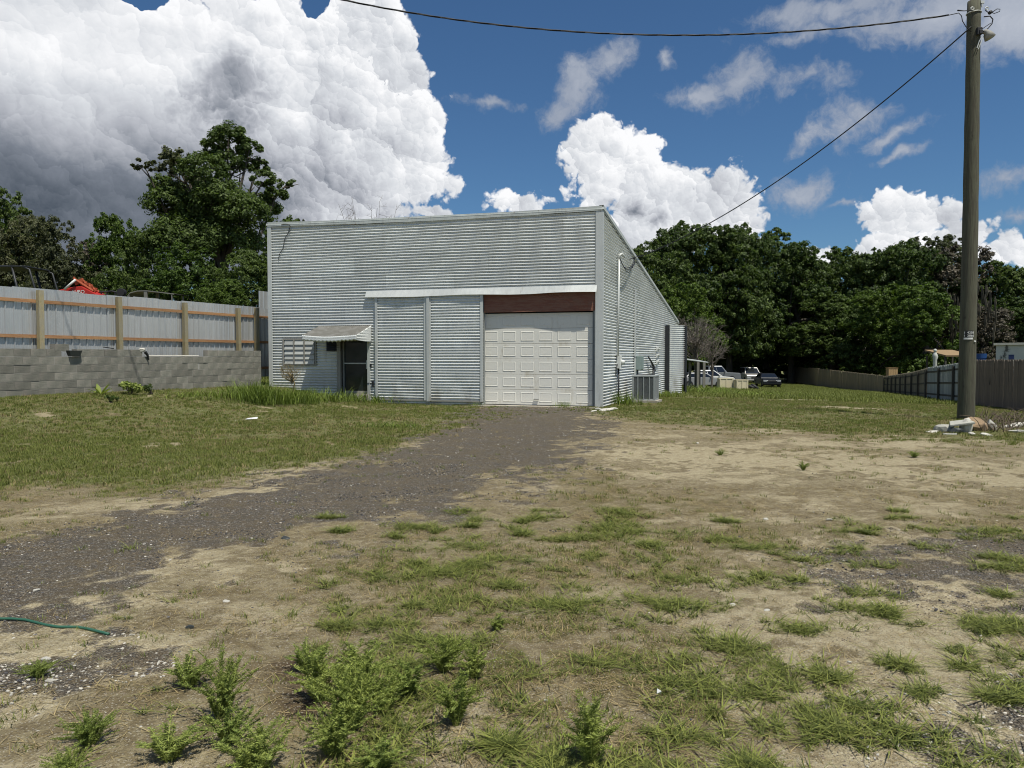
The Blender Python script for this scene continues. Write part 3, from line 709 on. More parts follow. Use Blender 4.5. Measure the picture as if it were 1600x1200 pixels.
# loose black cable at the top left
m = M(); pts = []
for i in range(14):
    px = 452 - 17 * i / 13 + 1.2 * math.sin(i); py = 356 + 50 * i / 13
    a, z = fa(px, py, .05); pts.append(FW(a, z, .05))
m.tube(pts, .012, 5); a, z = fa(440, 351, .05); b2, z2 = fa(453, 351, .05)
m.tube([FW(a, z, .06), FW((a + b2) / 2, z + .01, .06), FW(b2, z2, .06), FW(b2, z2 - .25, .05)], .011, 5); m.build('loose_cable', m_black, B)
# ---- fittings on the side wall
def sp(px, py, o=0.): a, z = sa(px, py, o); return SW(a, z, o)
rz2 = math.atan2(E2.y, E2.x)
def sbox(name, px, py, w, h, d, mt, parent=None, o=0., bev=0.):
    a, z = sa(px, py, o + d / 2); m = M(); m.box(SW(a, z, o + d / 2), (w, d, h), rz=rz2); return m.build(name, mt, parent or B, bevel=bev)
ta, _ = sa(991); tz = sa(991, 451)[1]
strip('wall_batten', m_trim, SW, ta - .11, ta + .11, -.2, tz, .018, .045)
# service mast, meter and conduit
mast = M(); a, z = sa(967, 403, .07); a2, z2 = sa(965, 556, .07); mast.tube([SW(a, z, .08), SW(a2 - .02, z2, .08)], .035, 8)
ms = mast.build('service_mast', m_trim, B, smooth=True)
hd = M(); hd.tube([SW(a, z - .03, .08), SW(a, z + .10, .09), SW(a + .05, z + .13, .16), SW(a + .12, z + .02, .24)], [.045, .055, .06, .03], 8); hd.build('weatherhead', m_trim, ms, smooth=True)
for pzy in (430, 480, 530):
    zz = sa(967, pzy, .07)[1]; h_ = M(); h_.box(SW(a, zz, .05), (.12, .06, .03), rz=rz2); h_.build('pipe_strap', m_trim, ms)
am, zm = sa(968, 565, .1); mt_ = M(); mt_.box(SW(am, zm, .09), (.26, .14, .46), rz=rz2); mbx = mt_.build('meter_box', m_pale, B, bevel=.01)
mt_ = M(); mt_.ring(SW(am + .06, zm - .02, .2), N2, .09, .12, 16, .07); mt_.build('meter_dome', m_pale, mbx, smooth=True)
mt_ = M(); mt_.tube([SW(am, zm - .23, .07), SW(am, -.25, .07)], .03, 8); mt_.tube([SW(am - .14, zm - .1, .06), SW(am - .3, zm - .2, .05), SW(am - .33, zm - .5, .05)], .018, 6); mt_.build('conduit', m_blackpipe, mbx, smooth=True)
ab, zb_ = sa(1000, 567, .15); e_ = M(); e_.box(SW(ab, zb_, .13), (.5, .22, .52), rz=rz2); eb = e_.build('electrical_box', m_box, B, bevel=.012)
e_ = M(); e_.box(SW(ab, zb_, .246), (.44, .012, .46), rz=rz2); e_.build('box_cover', m_box, eb, bevel=.004)
e_ = M(); e_.tube([SW(ab - .18, zb_ - .26, .10), SW(ab - .18, zb_ - .45, .10), SW(ab - .05, zb_ - .7, .2)], .025, 6); e_.build('flexible_conduit', m_blackpipe, eb, smooth=True)
e_ = M(); e_.tube([SW(ab - .25, zb_ + .22, .05), SW(ab - .55, zb_ + .24, .03), SW(ab - .6, zb_ + .1, .03)], .012, 5); e_.build('conduit', m_blackpipe, eb)
for i, py in enumerate((546, 556, 566)):
    vt = sbox('vent_hood', 1027, py, .42, .17, .08, m_pale, bev=.008)
    a, z = sa(1027, py, .04); h_ = M(); h_.box(SW(a, z + .03, .11), (.40, .07, .03), rz=rz2, rx=-.4); h_.build('hood_flap', m_pale, vt)
# black line set above the condenser
m = M(); p = [sp(1013, 557, .1), sp(1018, 566, .14), sp(1022, 575, .2), sp(1021, 584, .22), sp(1021, 592, .3)]
m.tube(p, [.03, .035, .07, .05, .03], 7); m.tube([sp(1016, 572, .1), sp(1020, 574, .2), sp(1024, 579, .1)], .03, 6); m.build('refrigerant_line', m_blackpipe, B, smooth=True)
# spray-can loops of wire under the drop
m = M()
for q in range(3):
    pts = []
    for i in range(18):
        th = i / 17; px = 969 + (992 - 969) * th; py = 404 + 16 * math.sin(th * math.pi) * (1 + .15 * q) + 1.5 * math.sin(th * 9 + q)
        pts.append(sp(px, py, .12 + .15 * math.sin(th * math.pi)))
    m.tube(pts, .011, 5)
m.tube([sp(990, 404, .15), sp(992, 410, .12), sp(988, 418, .15)], .022, 6); m.tube([sp(984, 405, .2), sp(992, 402, .15), sp(1000, 400, .08)], .016, 6); m.build('drip_loops', m_black, B)
# dark post and outer corrugated wing panel beyond it
pa, pz0 = sa(1038, 606); pz1 = sa(1038, 508)[1]
strip('dark_post', m_blackpipe, SW, pa - .06, pa + .05, -.75, pz1, .02, .22)
# wing: runs from the post outward and away
W0 = SW(pa + .06, 0, .21); ang = math.radians(56); WE = Vector((math.sin(ang), math.cos(ang), 0)); WN = Vector((math.cos(ang), -math.sin(ang), 0))
dW = ray(1069, 556); kk = (W0.x - dW.x / dW.y * W0.y) / (dW.x / dW.y * WE.y - WE.x); WL = kk
nz = int((pz1 + .75) / PITCHC * 6); vs = []; fs = []; na = 6
for i in range(nz + 1):
    z = -.75 + (pz1 + .75) * i / nz
    for j in range(na + 1):
        L_ = WL if z > .55 else WL * .86
        p = W0 + WE * (L_ * j / na) + WN * (AMP * math.sin(2 * math.pi * z / PITCHC)); vs.append((p.x, p.y, z))
fs = [(i * (na + 1) + j, i * (na + 1) + j + 1, (i + 1) * (na + 1) + j + 1, (i + 1) * (na + 1) + j) for i in range(nz) for j in range(na)]
m = M(); m.add(vs, fs); wg = m.build('wing_panel', m_corr, B, smooth=True)
sm = wg.modifiers.new('thickness', 'SOLIDIFY'); sm.thickness = .01
m = M(); p = W0 + WE * (WL + .08); m.box((p.x, p.y, (pz1 - .8) / 2), (.10, .12, pz1 + .75), rz=-ang); m.build('dark_post', m_blackpipe, B)
# ---- air conditioner condenser on its pad, a thing of its own
ac_a, _ = sa(1010, 610, .75); ac_p = SW(ac_a, 0, .72); aczg = gz(ac_p.x, ac_p.y)
AC = thing('air_conditioner', (ac_p.x, ac_p.y, aczg), 'grey louvred air conditioner condenser standing on a pad by the side wall', 'air conditioner')
w = .80; h = .88; z0 = aczg + .08
m = M(); m.box((ac_p.x, ac_p.y, aczg + .03), (1.0, 1.0, .12), rz=rz2); m.build('pad', m_conc, AC)
m = M(); m.box((ac_p.x, ac_p.y, z0 + h / 2), (w - .06, w - .06, h - .04), rz=rz2); m.build('coil', m_coil, AC)
m = M(); m.box((ac_p.x, ac_p.y, z0 + .03), (w, w, .06), rz=rz2); m.build('base_pan', m_ac, AC, bevel=.01)
m = M(); m.box((ac_p.x, ac_p.y, z0 + h - .02), (w + .01, w + .01, .06), rz=rz2); tp = m.build('top_cover', m_ac, AC, bevel=.015)
m = M()
for r in (.12, .2, .28, .34):
    m.tube([(ac_p.x + r * math.cos(i * math.pi / 10), ac_p.y + r * math.sin(i * math.pi / 10), z0 + h + .025) for i in range(21)], .006, 4)
m.build('fan_grille', m_blackpipe, tp)
E_, N_ = Vector((math.cos(rz2), math.sin(rz2), 0)), Vector((-math.sin(rz2), math.cos(rz2), 0))
for sx in (-1, 1):
    for sy in (-1, 1):
        p = Vector((ac_p.x, ac_p.y, z0 + h / 2)) + E_ * sx * (w / 2 - .03) + N_ * sy * (w / 2 - .03)
        m = M(); m.box(p, (.06, .06, h - .06), rz=rz2); m.build('corner_post', m_ac, AC)
for s_ in range(4):
    d1 = (E_, N_, -E_, -N_)[s_]; d2 = (N_, E_, N_, E_)[s_]
    for q in (-.25, 0, .25):
        m = M(); m.box(Vector((ac_p.x, ac_p.y, z0 + h / 2)) + d1 * (w / 2 - .01) + d2 * w * q, (.03, .03, h - .08), rz=rz2); m.build('rib', m_ac, AC)
    m = M()
    for i in range(22): m.box(Vector((ac_p.x, ac_p.y, z0 + .07 + i * (h - .12) / 22)) + d1 * (w / 2 - .018), ((.012, w - .1, .012) if s_ % 2 == 0 else (w - .1, .012, .012)), rz=rz2)
    m.build('louvre_panel', m_ac, AC)
# rubble at the feet of the doors
def rock_mesh(name, mt, seed, sx=1., sy=1., sz=.7, sub=2):
    import bmesh
    bm = bmesh.new(); bmesh.ops.create_icosphere(bm, subdivisions=sub, radius=1.)
    r_ = random.Random(seed); ax = [Vector((r_.gauss(0, 1), r_.gauss(0, 1), r_.gauss(0, 1))).normalized() for _ in range(9)]; dd = [r_.uniform(.55, .9) for _ in ax]
    for v in bm.verts:
        p = v.co.copy()
        for a, d in zip(ax, dd):
            k_ = p.dot(a)
            if k_ > d: p -= a * (k_ - d)
        p *= 1 + .1 * mn.noise(v.co * 2.2 + Vector((seed, 0, 0)))
        v.co = Vector((p.x * sx, p.y * sy, p.z * sz))
    me = bpy.data.meshes.new(name); bm.to_mesh(me); bm.free(); me.materials.append(mt); return me
def rock(name, px, py, size, mt, label, cat, group=None, sx=1., sy=1., sz=.6, rz=0., lift=.25, sub=2):
    p = gpt(px, py); me = rock_mesh(name, mt, int(px * 7 + py), sx, sy, sz, sub)
    o = link(name, me, None, (p.x, p.y, p.z + size * sz * lift), (random.uniform(-.2, .2), random.uniform(-.2, .2), rz), (size,) * 3)
    return tag(o, label, cat, group)
rock('concrete_chunk', 591, 627, .13, m_yellowrock, 'yellow chunk at the left foot of the sliding doors', 'rubble', 'yellowish chunks along the sliding doors', sx=1.6)
rock('concrete_chunk', 667, 630, .15, m_yellowrock, 'orange chunk at the foot of the centre stile between the sliding doors', 'rubble', 'yellowish chunks along the sliding doors', sx=1.5)
rock('concrete_chunk', 747, 633, .15, m_yellowrock, 'pale yellow chunk between the sliding door and the garage door', 'rubble', 'yellowish chunks along the sliding doors', sx=1.2)
for i, (px, py, s_, lb) in enumerate(((935, 641, .11, 'white rubble lump nearest the garage door jamb'), (947, 642, .14, 'widest white rubble lump below the building corner'), (957, 640, .10, 'small white rubble lump right of the building corner'), (928, 643, .07, 'tiny white rubble lump in front of the garage jamb'))):
    rock('rubble_lump', px, py, s_, m_whiterock, lb, 'rubble', 'white rubble at the building corner', sx=1.7, sy=1.2, sz=.5)

# ------------------------------------------------------------------ block wall on the left
DIRF = Vector((.394, .919, 0)); NRF = Vector((.919, -.394, 0)); RZF = math.atan2(DIRF.y, DIRF.x)
m_block = mat('grey_block', (.27, .25, .215), .95, 0, .22, 3.0, .7, objvar=.22, col2=(.20, .195, .165), stain=((.055, .052, .045), .54, .74, .8), bscale=30)
m_mortar = mat('mortar', (.36, .35, .32), .95, 0, .2, 6, .4)
WL0 = Vector((-12.3, 17.7, 0)) - DIRF * 4.2; wlen = (25.75 - WL0.y) / DIRF.y
WZ0 = .36; CH = .203; BLK = .406; NC = 7
WT = WZ0 + NC * CH
WA = thing('block_wall', (WL0.x, WL0.y, gz(WL0.x, WL0.y)), 'low grey concrete block wall with a missing stretch in its top course', 'wall', rz=RZF)
WA.location.z = 0
bm_ = M(); bm_.box((0, 0, 0), (BLK - .008, .19, CH - .008))
bme = bm_.mesh('block', m_block)
half = M(); half.box((0, 0, 0), (BLK / 2 - .008, .19, CH - .008)); hme = half.mesh('block', m_block)
def wall_t(px):   # distance along the wall for a pixel column
    d = ray(px, 556); u = d.x / d.y
    p0 = WL0 + NRF * .1
    return (u * p0.y - p0.x) / (DIRF.x - u * DIRF.y)
gap0, gap1 = wall_t(228), wall_t(331); hole0, hole1 = wall_t(103), wall_t(125)
nb = 0
for c in range(NC):
    z = WZ0 + CH * (c + .5); t0 = -BLK / 2 if c % 2 else 0
    while t0 < wlen - .02:
        a, e = max(t0, 0), min(t0 + BLK, wlen); w = e - a; mid = (a + e) / 2; t0 += BLK
        if w < .06: continue
        if c == NC - 1 and (gap0 < mid < gap1 or hole0 < mid < hole1): continue
        o = link('block', bme if w > .3 else hme, WA, loc=(mid + random.uniform(-.002, .002), random.uniform(-.006, .006), z), rot=(0, random.uniform(-.004, .004), random.uniform(-.012, .012)))
        if w <= .3: o.scale.x = w / (BLK / 2)
        elif w < BLK - .01: o.scale.x = w / BLK
        nb += 1
mo = M()
for c in range(NC - 1): mo.box((wlen / 2, 0, WZ0 + CH * (c + .5) + .002), (wlen - .01, .176, CH - .002))
mo.box((wlen / 2, 0, WZ0 - .2), (wlen, .30, .40))
mo.build('mortar', m_mortar, WA, local=True)
# a tilted block left in the hole, a lump of mortar at the break
def on_wall(px, z, o=.0): t_ = wall_t(px); return WL0 + DIRF * t_ + NRF * o + Vector((0, 0, z))
def cinder(loc, rot, label, s=1.):
    m = M(); L_, D_, H_ = .40 * s, .19 * s, .19 * s; w = .03
    m.box((0, -D_ / 2 + w / 2, 0), (L_, w, H_)); m.box((0, D_ / 2 - w / 2, 0), (L_, w, H_))
    for x in (-L_ / 2 + w / 2, 0, L_ / 2 - w / 2): m.box((x, 0, 0), (w, D_ - 2 * w - .002, H_))
    o = m.build('loose_block', m_block); o.location = loc; o.rotation_euler = rot
    return tag(o, label, 'concrete block')
m_tub = mat('dark_plastic', (.035, .04, .038), .5, 0, .2, 5, .05)
cinder(on_wall(98, WT + .03, -.02), (0, math.pi / 2 * 0, RZF + .1), 'hollow concrete block lying loose on the wall top above the dark tub')
p = on_wall(115, WT - .19, .12); m = M(); m.add([(-.16, -.07, 0), (.16, -.07, 0), (.16, .07, 0), (-.16, .07, 0), (-.21, -.10, .19), (.21, -.10, .19), (.21, .10, .19), (-.21, .10, .19), (-.18, -.08, .17), (.18, -.08, .17), (.18, .08, .17), (-.18, .08, .17)],
      [(0, 3, 2, 1), (0, 1, 5, 4), (1, 2, 6, 5), (2, 3, 7, 6), (3, 0, 4, 7), (4, 5, 9, 8), (5, 6, 10, 9), (6, 7, 11, 10), (7, 4, 8, 11), (8, 9, 10, 11)])
tb = m.build('plastic_tub', m_tub, bevel=.008); tb.scale = (.85, .85, .8); tb.location = p; tb.rotation_euler = (0, 0, RZF); tag(tb, 'dark tapered tub set in the gap of the block wall', 'tub')
m = M(); m.tube([on_wall(164, WT + .06, .03), on_wall(172, WT + .045, .02), on_wall(182, WT + .02, .0)], .014, 6); tag(m.build('metal_rod', m_blackpipe), 'short dark rod lying on the block wall beside the second fence post', 'rod')
rk = rock_mesh('lump', m_whiterock, 4, 1.2, .8, .7); o = link('mortar_lump', rk, None, on_wall(223, WT - .02, .09), (0, 0, 1), (.10,) * 3); tag(o, 'whitish lump on the wall where the top course breaks off', 'mortar lump')
m = M(); m.tube([on_wall(226, WT - .07, .12), on_wall(229, WT - .16, .14), on_wall(231, WT - .30, .13)], [.05, .035, .02], 6); tag(m.build('pipe_stub', m_blackpipe), 'dark pipe stub hanging over the break in the block wall', 'pipe')
m = M(); m.tube([on_wall(234, WT - CH + .02, .05), on_wall(275, WT - CH + .03, 0), on_wall(312, WT - CH + .02, .05)], .02, 6); tag(m.build('long_pole', m_whiterock), 'long pale pole lying in the missing stretch of the wall', 'pole')

# ------------------------------------------------------------------ metal panel fence behind it
m_fpanel = steel('fence_steel', (.60, .605, .60), .55, .33, .12, .05)
m_newwood = mat('new_lumber', (.42, .235, .11), .8, 0, .3, 3, .3, grain=(1, 1, 6), objvar=.12, col2=(.34, .17, .08))
m_postwood = mat('treated_post', (.36, .30, .16), .85, 0, .4, 4, .4, grain=(1, 1, .35), col2=(.30, .27, .19), objvar=.15)
F0 = Vector((-12.8, 19.9, 0)) - DIRF * 5.2; fend = (28.1 - F0.y) / DIRF.y
FT = 3.42; FB = .85
FE = thing('metal_fence', (F0.x, F0.y, 0), 'grey ribbed metal panel fence on wooden rails and posts behind the block wall', 'fence', rz=RZF)
nP = int(fend / .91) + 1
def rib_panel(w, h):
    """ribbed sheet: major ribs every 229 mm with two minor ribs between"""
    m = M(); prof = []; x = 0
    P_ = .2286
    for k_ in range(4):
        b0 = k_ * P_
        prof += [(b0, .0), (b0 + .016, -.030), (b0 + .040, -.030), (b0 + .056, .0), (b0 + .100, 0), (b0 + .106, -.007), (b0 + .114, -.007), (b0 + .12, 0), (b0 + .165, 0), (b0 + .171, -.007), (b0 + .179, -.007), (b0 + .185, 0)]
    prof.append((w + .03, 0))
    vs = []
    for (x, y) in prof: vs += [(x, y, 0), (x, y, h)]
    fs = [(2 * i, 2 * i + 1, 2 * i + 3, 2 * i + 2) for i in range(len(prof) - 1)]
    m.add(vs, fs); return m.mesh('steel_panel', m_fpanel)
pm = rib_panel(.914, FT - FB)
for i in range(nP):
    o = link('steel_panel', pm, FE, loc=(i * .914, .03 + (.002 * (i % 2)), FB - random.choice((0, 0, .02, .035))), rot=(random.uniform(-.004, .004), 0, 0))
# camera side is local -y
posts_t = []
for px in (59, 184, 286, 370, 398):
    d = ray(px, 556); u = d.x / d.y; posts_t.append((u * F0.y - F0.x) / (DIRF.x - u * DIRF.y))
posts_t = [posts_t[0] - 2.44, posts_t[0] - 4.88] + posts_t
pb = M(); pb.box((0, 0, (FT - .07 + .2) / 2), (.135, .125, FT - .07 - .2), rz=0); pbm = pb.mesh('post', m_postwood)
for i, t_ in enumerate(posts_t): link('post', pbm, FE, loc=(t_, -.115, random.uniform(-.05, .04)), rot=(random.uniform(-.01, .01), random.uniform(-.008, .008), 0))
for z in (3.06, 2.12, 1.15):
    ts = sorted(posts_t) + [fend]
    for a, b2 in zip(ts[:-1], ts[1:]):
        m = M(); m.box(((a + b2) / 2, -.022, z + random.uniform(-.012, .012)), (b2 - a - .01, .038, .088)); m.build('rail', m_newwood, FE, local=True)
# a taller scrap panel where the fence meets the building
u = ray(410, 556).x / ray(410, 556).y; tt = (u * F0.y - F0.x) / (DIRF.x - u * DIRF.y)
o = link('steel_panel', pm, FE, loc=(tt - .1, .05, FB + .62), rot=(0, 0, 0)); 

# ------------------------------------------------------------------ machines beyond the fence
m_red = mat('red_paint', (.42, .025, .018), .4, 0, .15, 3, .05)
m_rust = mat('rusty_orange', (.34, .075, .03), .8, 0, .4, 8, .3)
m_white = mat('white_paint', (.7, .7, .68), .5, 0, .1, 4, .05)
m_tan = mat('tan_metal', (.20, .19, .165), .5, .2, .2, 5, .1)
def vp(px, py, Y): return at(px, py, Y)
def tubes(name, mt, parent, paths, r=.03):
    m = M()
    for p in paths: m.tube(p, r, 6)
    return m.build(name, mt, parent, smooth=True)
Yu = 30.
b0 = vp(15, 556, Yu); gb = gz(b0.x, b0.y)
UT = thing('utility_vehicle', (b0.x, b0.y, gb), 'black open off-road utility vehicle with roll cage and flat roof beyond the metal fence', 'utility vehicle')
zt = vp(10, 417, Yu).z; xl = vp(-60, 417, Yu).x; xr = vp(36, 417, Yu).x; xw = vp(52, 445, Yu).x; zm_ = vp(50, 452, Yu).z
m = M(); m.box(((xl + xr) / 2 + .05, Yu + .75, zt + .02), (xr - xl + .15, 1.6, .06)); m.box(((xl + xr) / 2 - .4, Yu + .75, zt + .06), (xr - xl - .6, 1.3, .04)); m.build('roof', m_blackpipe, UT, bevel=.02)
for y in (Yu, Yu + 1.5):
    tubes('roll_bar', m_blackpipe, UT, [[(xr, y, zt), (xr + .25, y, zt - .1), (xw + .15, y, zm_ - .3), (xw + .3, y, gb + 1.0)]], .04)
    tubes('roll_bar', m_blackpipe, UT, [[(xr - .45, y, zt), (xr - .2, y, zm_ - .2), (xr - .1, y, gb + .9)]], .045)
    tubes('roll_bar', m_blackpipe, UT, [[(xl + .2, y, zt), (xl + .05, y, gb + .9)]], .04)
m = M(); m.box(((xl + xw) / 2, Yu + .75, gb + .75), (xw - xl + .9, 1.5, .55)); m.box((xw + .25, Yu + .75, gb + 1.08), (.9, 1.3, .25), taper=.85); m.build('body', m_blackpipe, UT, bevel=.05)
m = M(); m.box(((xl + xr) / 2 - .1, Yu + .75, gb + 1.35), (.15, 1.3, .8)); m.box(((xl + xr) / 2 + .1, Yu + .75, gb + 1.05), (.55, 1.3, .14)); m.build('seat', m_dark, UT, bevel=.03)
for x in (xl + .2, xw + .2):
    for y in (Yu - .05, Yu + 1.5):
        m = M(); m.ring((x, y, gb + .36), (0, 1, 0), .36, .28, 18); wh = m.build('wheel', m_black, UT); m = M(); m.ring((x, y - .02, gb + .36), (0, 1, 0), .19, .28, 12); m.build('rim', m_tan, wh)
# red loader / tractor with lettering
Yr = 29.; b0 = vp(120, 556, Yr); gb = gz(b0.x, b0.y)
TR = thing('red_tractor', (b0.x, b0.y, gb), 'red farm machine with white lettering on its hood just above the metal fence', 'tractor')
hz = vp(120, 449, Yr).z
m = M(); pL, pM, pR = vp(84, 452, Yr), vp(115, 448, Yr), vp(152, 460, Yr)
m.slab([(pL.x, Yr, pL.z - .06), (pL.x, Yr, gb + .7), (pR.x, Yr, gb + .7), (pR.x, Yr, pR.z), (pR.x - .35, Yr, pR.z + .18), (pM.x + .3, Yr, pM.z + .02), (pM.x, Yr, pM.z)], (0, -1, 0), .8)
hood = m.build('hood', m_red, TR, bevel=.03)
tx = bpy.data.curves.new('lettering', 'FONT'); tx.body = 'AUBO'; tx.size = .19; tx.extrude = .004; tx.align_x = 'CENTER'
to = bpy.data.objects.new('tmp', tx); C.objects.link(to); dg = bpy.context.evaluated_depsgraph_get(); tme = bpy.data.meshes.new_from_object(to.evaluated_get(dg)); bpy.data.objects.remove(to)
tme.materials.clear(); tme.materials.append(m_white); lt = link('lettering', tme, hood, loc=Vector((vp(122, 453, Yr).x, Yr - .012, vp(120, 458.6, Yr).z)) - Vector(TR.location), rot=(math.pi / 2, .0, 0))
tubes('lift_arm', m_white, TR, [[vp(101, 452, Yr - .1), vp(118, 437, Yr - .1)]], .045)
m = M()
q0, q1 = vp(116, 436, Yr + .1), vp(146, 455, Yr + .1)
for i in range(26):
    s_ = random.random(); p = q0.lerp(q1, s_); m.box(p + Vector((random.uniform(-.1, .1), random.uniform(0, .5), random.uniform(-.14, .08))), (random.uniform(.06, .2), .05, random.uniform(.04, .12)), ry=random.uniform(-1, 1))
m.tube([q0, q1], .05, 6); m.tube([q0 + Vector((0, .4, 0)), q1 + Vector((0, .4, 0))], .05, 6); m.build('rusty_boom', m_rust, TR)
for x in (b0.x - .6, b0.x + .75):
    for y in (Yr - .1, Yr + .9):
        m = M(); m.ring((x, y, gb + .45), (0, 1, 0), .45, .3, 18); wh = m.build('wheel', m_black, TR); m = M(); m.ring((x, y - .02, gb + .45), (0, 1, 0), .22, .3, 12); m.build('rim', m_tan, wh)
# junk bars
b0 = vp(175, 556, 29.5); gb = gz(b0.x, b0.y); JK = thing('implement_frame', (b0.x, b0.y, gb), 'dark tangled implement frame between the red machine and the tan cart', 'farm implement')
rr = random.Random(3)
zt_ = vp(170, 456, 29.5).z
m = M()
for i in range(7): x = vp(158 + i * 6, 456, 29.5).x; m.box((x, 29.5 + .1 * (i % 2), gb + (zt_ - gb) / 2), (.05, .05, zt_ - gb - rr.uniform(0, .15)), ry=rr.uniform(-.05, .05))
m.tube([vp(154, 457, 29.5), vp(175, 455, 29.5), vp(196, 460, 29.5)], .035, 6); m.tube([vp(156, 461, 29.5), vp(196, 463, 29.5)], .03, 6); m.build('bars', m_blackpipe, JK)
m = M(); p = vp(190, 457, 29.5); m.ring(p, (0, 1, 0), .16, .2, 14); m.build('reel', m_black, JK)
# tan cart with curved roof
Yc = 29.; b0 = vp(236, 556, Yc); gb = gz(b0.x, b0.y)
CT = thing('golf_cart', (b0.x, b0.y, gb), 'tan framed open cart with a thin curved roof beyond the metal fence', 'cart')
pts = [vp(199, 462, Yc), vp(203, 457, Yc), vp(214, 454, Yc), vp(228, 453.5, Yc), vp(250, 456, Yc), vp(272, 459, Yc)]
m = M()
for i in range(len(pts) - 1):
    a, b2 = pts[i], pts[i + 1]; m.add([a, b2, b2 + Vector((0, 1.1, .03)), a + Vector((0, 1.1, .03)), a + Vector((0, 0, -.035)), b2 + Vector((0, 0, -.035)), b2 + Vector((0, 1.1, -.005)), a + Vector((0, 1.1, -.005))], [(0, 1, 2, 3), (7, 6, 5, 4), (0, 4, 5, 1), (2, 6, 7, 3)])
m.build('roof', m_tan, CT)
for px, py, w_ in ((227, 454, .13), (268, 459, .04), (201, 460, .04)):
    p = vp(px, py, Yc)
    for dy in (.04, 1.0): m = M(); m.box((p.x, Yc + dy, (gb + .7 + p.z) / 2), (w_, .06, p.z - gb - .72)); m.build('roof_post', m_tan, CT)
xl, xr = pts[0].x, pts[-1].x
m = M(); m.box(((xl + xr) / 2, Yc + .55, gb + .55), (xr - xl, 1.15, .4)); m.box((xl + .3, Yc + .55, gb + .9), (.6, 1.1, .35), taper=.8); m.build('body', m_tan, CT, bevel=.05)
m = M(); m.box(((xl + xr) / 2, Yc + .55, gb + 1.1), (.1, 1., .5)); m.build('seat', m_dark, CT, bevel=.03)
for x in (xl + .3, xr - .3):
    for y in (Yc, Yc + 1.1):
        m = M(); m.ring((x, y, gb + .26), (0, 1, 0), .26, .2, 16); wh = m.build('wheel', m_black, CT); m = M(); m.ring((x, y, gb + .26), (0, 1, 0), .13, .21, 12); m.build('rim', m_tan, wh)

# ------------------------------------------------------------------ utility pole with its wires
m_pole = mat('pole_wood', (.105, .105, .070), .9, 0, .35, 5, .8, grain=(6, 6, .35), col2=(.070, .064, .045), stain=((.05, .045, .032), .62, .7, 5), bscale=9)
PY = 18.8; pb_ = at(1509, 658, PY); PX = pb_.x; pzb = gz(PX, PY)
PO = thing('utility_pole', (PX, PY, pzb), 'tall weathered wooden utility pole on the right holding black service wires', 'utility pole')
ptop = at(1522, 2, PY); r0, r1 = .20, .150
m = M(); pts = []; rs = []
for i in range(25):
    t_ = i / 24; pts.append((PX + .03 * math.sin(t_ * 3) * (1 - t_) + (ptop.x - PX) * t_, PY, pzb - .3 + (ptop.z - pzb + .3) * t_)); rs.append(r0 + (r1 - r0) * t_ + .004 * math.sin(i * 2.3))
m.tube(pts, rs, 24); m.build('pole_shaft', m_pole, PO, smooth=True)
def pole_pt(py, dx=0, dy=0, px0=None): p = at(1520 if px0 is None else px0, py, PY); return Vector((p.x + dx, PY + dy, p.z))
cx_top = ptop.x
m_tagd = mat('tag_black', (.02, .02, .02), .5, bump=0); m_tagw = mat('tag_white', (.75, .75, .72), .5, bump=0)
tgx = at(1516, 522, PY).x; tz0 = at(1516, 518, PY - .2); tz1 = at(1516, 528.5, PY - .2)
def pole_radius(z): return r0 + (r1 - r0) * (z - pzb) / (ptop.z - pzb)
def curved(name, x0, x1, z0, z1, mt, parent, eps=.006):
    zc = (z0 + z1) / 2; cx = PX + (ptop.x - PX) * (zc - pzb) / (ptop.z - pzb); r = pole_radius(zc) + eps; m = M(); vs = []; n = 8
    for i in range(n + 1):
        x = x0 + (x1 - x0) * i / n; y = PY - math.sqrt(max(r * r - (x - cx) ** 2, 1e-5)); vs += [(x, y, z0), (x, y, z1), (x, y + .006, z1), (x, y + .006, z0)]
    fs = [(4 * i + a, 4 * i + 4 + a, 4 * i + 4 + (a + 1) % 4, 4 * i + (a + 1) % 4) for i in range(n) for a in range(4)] + [(0, 1, 2, 3), (4 * n + 3, 4 * n + 2, 4 * n + 1, 4 * n)]
    m.add(vs, fs); return m.build(name, mt, parent)
zc0, zc1 = at(1516, 527.0, PY - .2).z, at(1516, 516.5, PY - .2).z
xa, xb = at(1510, 522, PY - .2).x, at(1521, 522, PY - .2).x
tg = curved('number_tag', xa, xb, zc0, zc1, m_tagd, PO)
curved('tag_strip', xa - .01, xb - .01, at(1516, 530.3, PY - .2).z, at(1516, 527.5, PY - .2).z, m_tagw, PO)
def text_mesh(body, size, mt):
    c_ = bpy.data.curves.new('t', 'FONT'); c_.body = body; c_.size = size; c_.align_x = 'CENTER'; c_.extrude = .002
    o_ = bpy.data.objects.new('tmp', c_); C.objects.link(o_); d_ = bpy.context.evaluated_depsgraph_get(); me_ = bpy.data.meshes.new_from_object(o_.evaluated_get(d_)); bpy.data.objects.remove(o_)
    me_.materials.clear(); me_.materials.append(mt); return me_
for i, s_ in enumerate(('1 4258', '1 2866')):
    tm = text_mesh(s_, .075, m_tagw); zz = zc1 - .075 - i * .078
    # wrap the letters round the shaft
    cx = PX + (ptop.x - PX) * (zz - pzb) / (ptop.z - pzb); r = pole_radius(zz) + .010; xc = (xa + xb) / 2 - .004
    for v in tm.vertices:
        x = xc + v.co.x; z = zz + v.co.y; y = PY - math.sqrt(max(r * r - (x - cx) ** 2, 1e-5)) - v.co.z; v.co = Vector((x, y, z)) - Vector(PO.location)
    link('tag_number', tm, tg)
p = pole_pt(533.5, px0=1516); m = M(); m.ring((p.x, PY - pole_radius(p.z) - .0, p.z), (0, 1, 0), .022, .02, 10); m.build('tag_nail', m_tagw, PO)
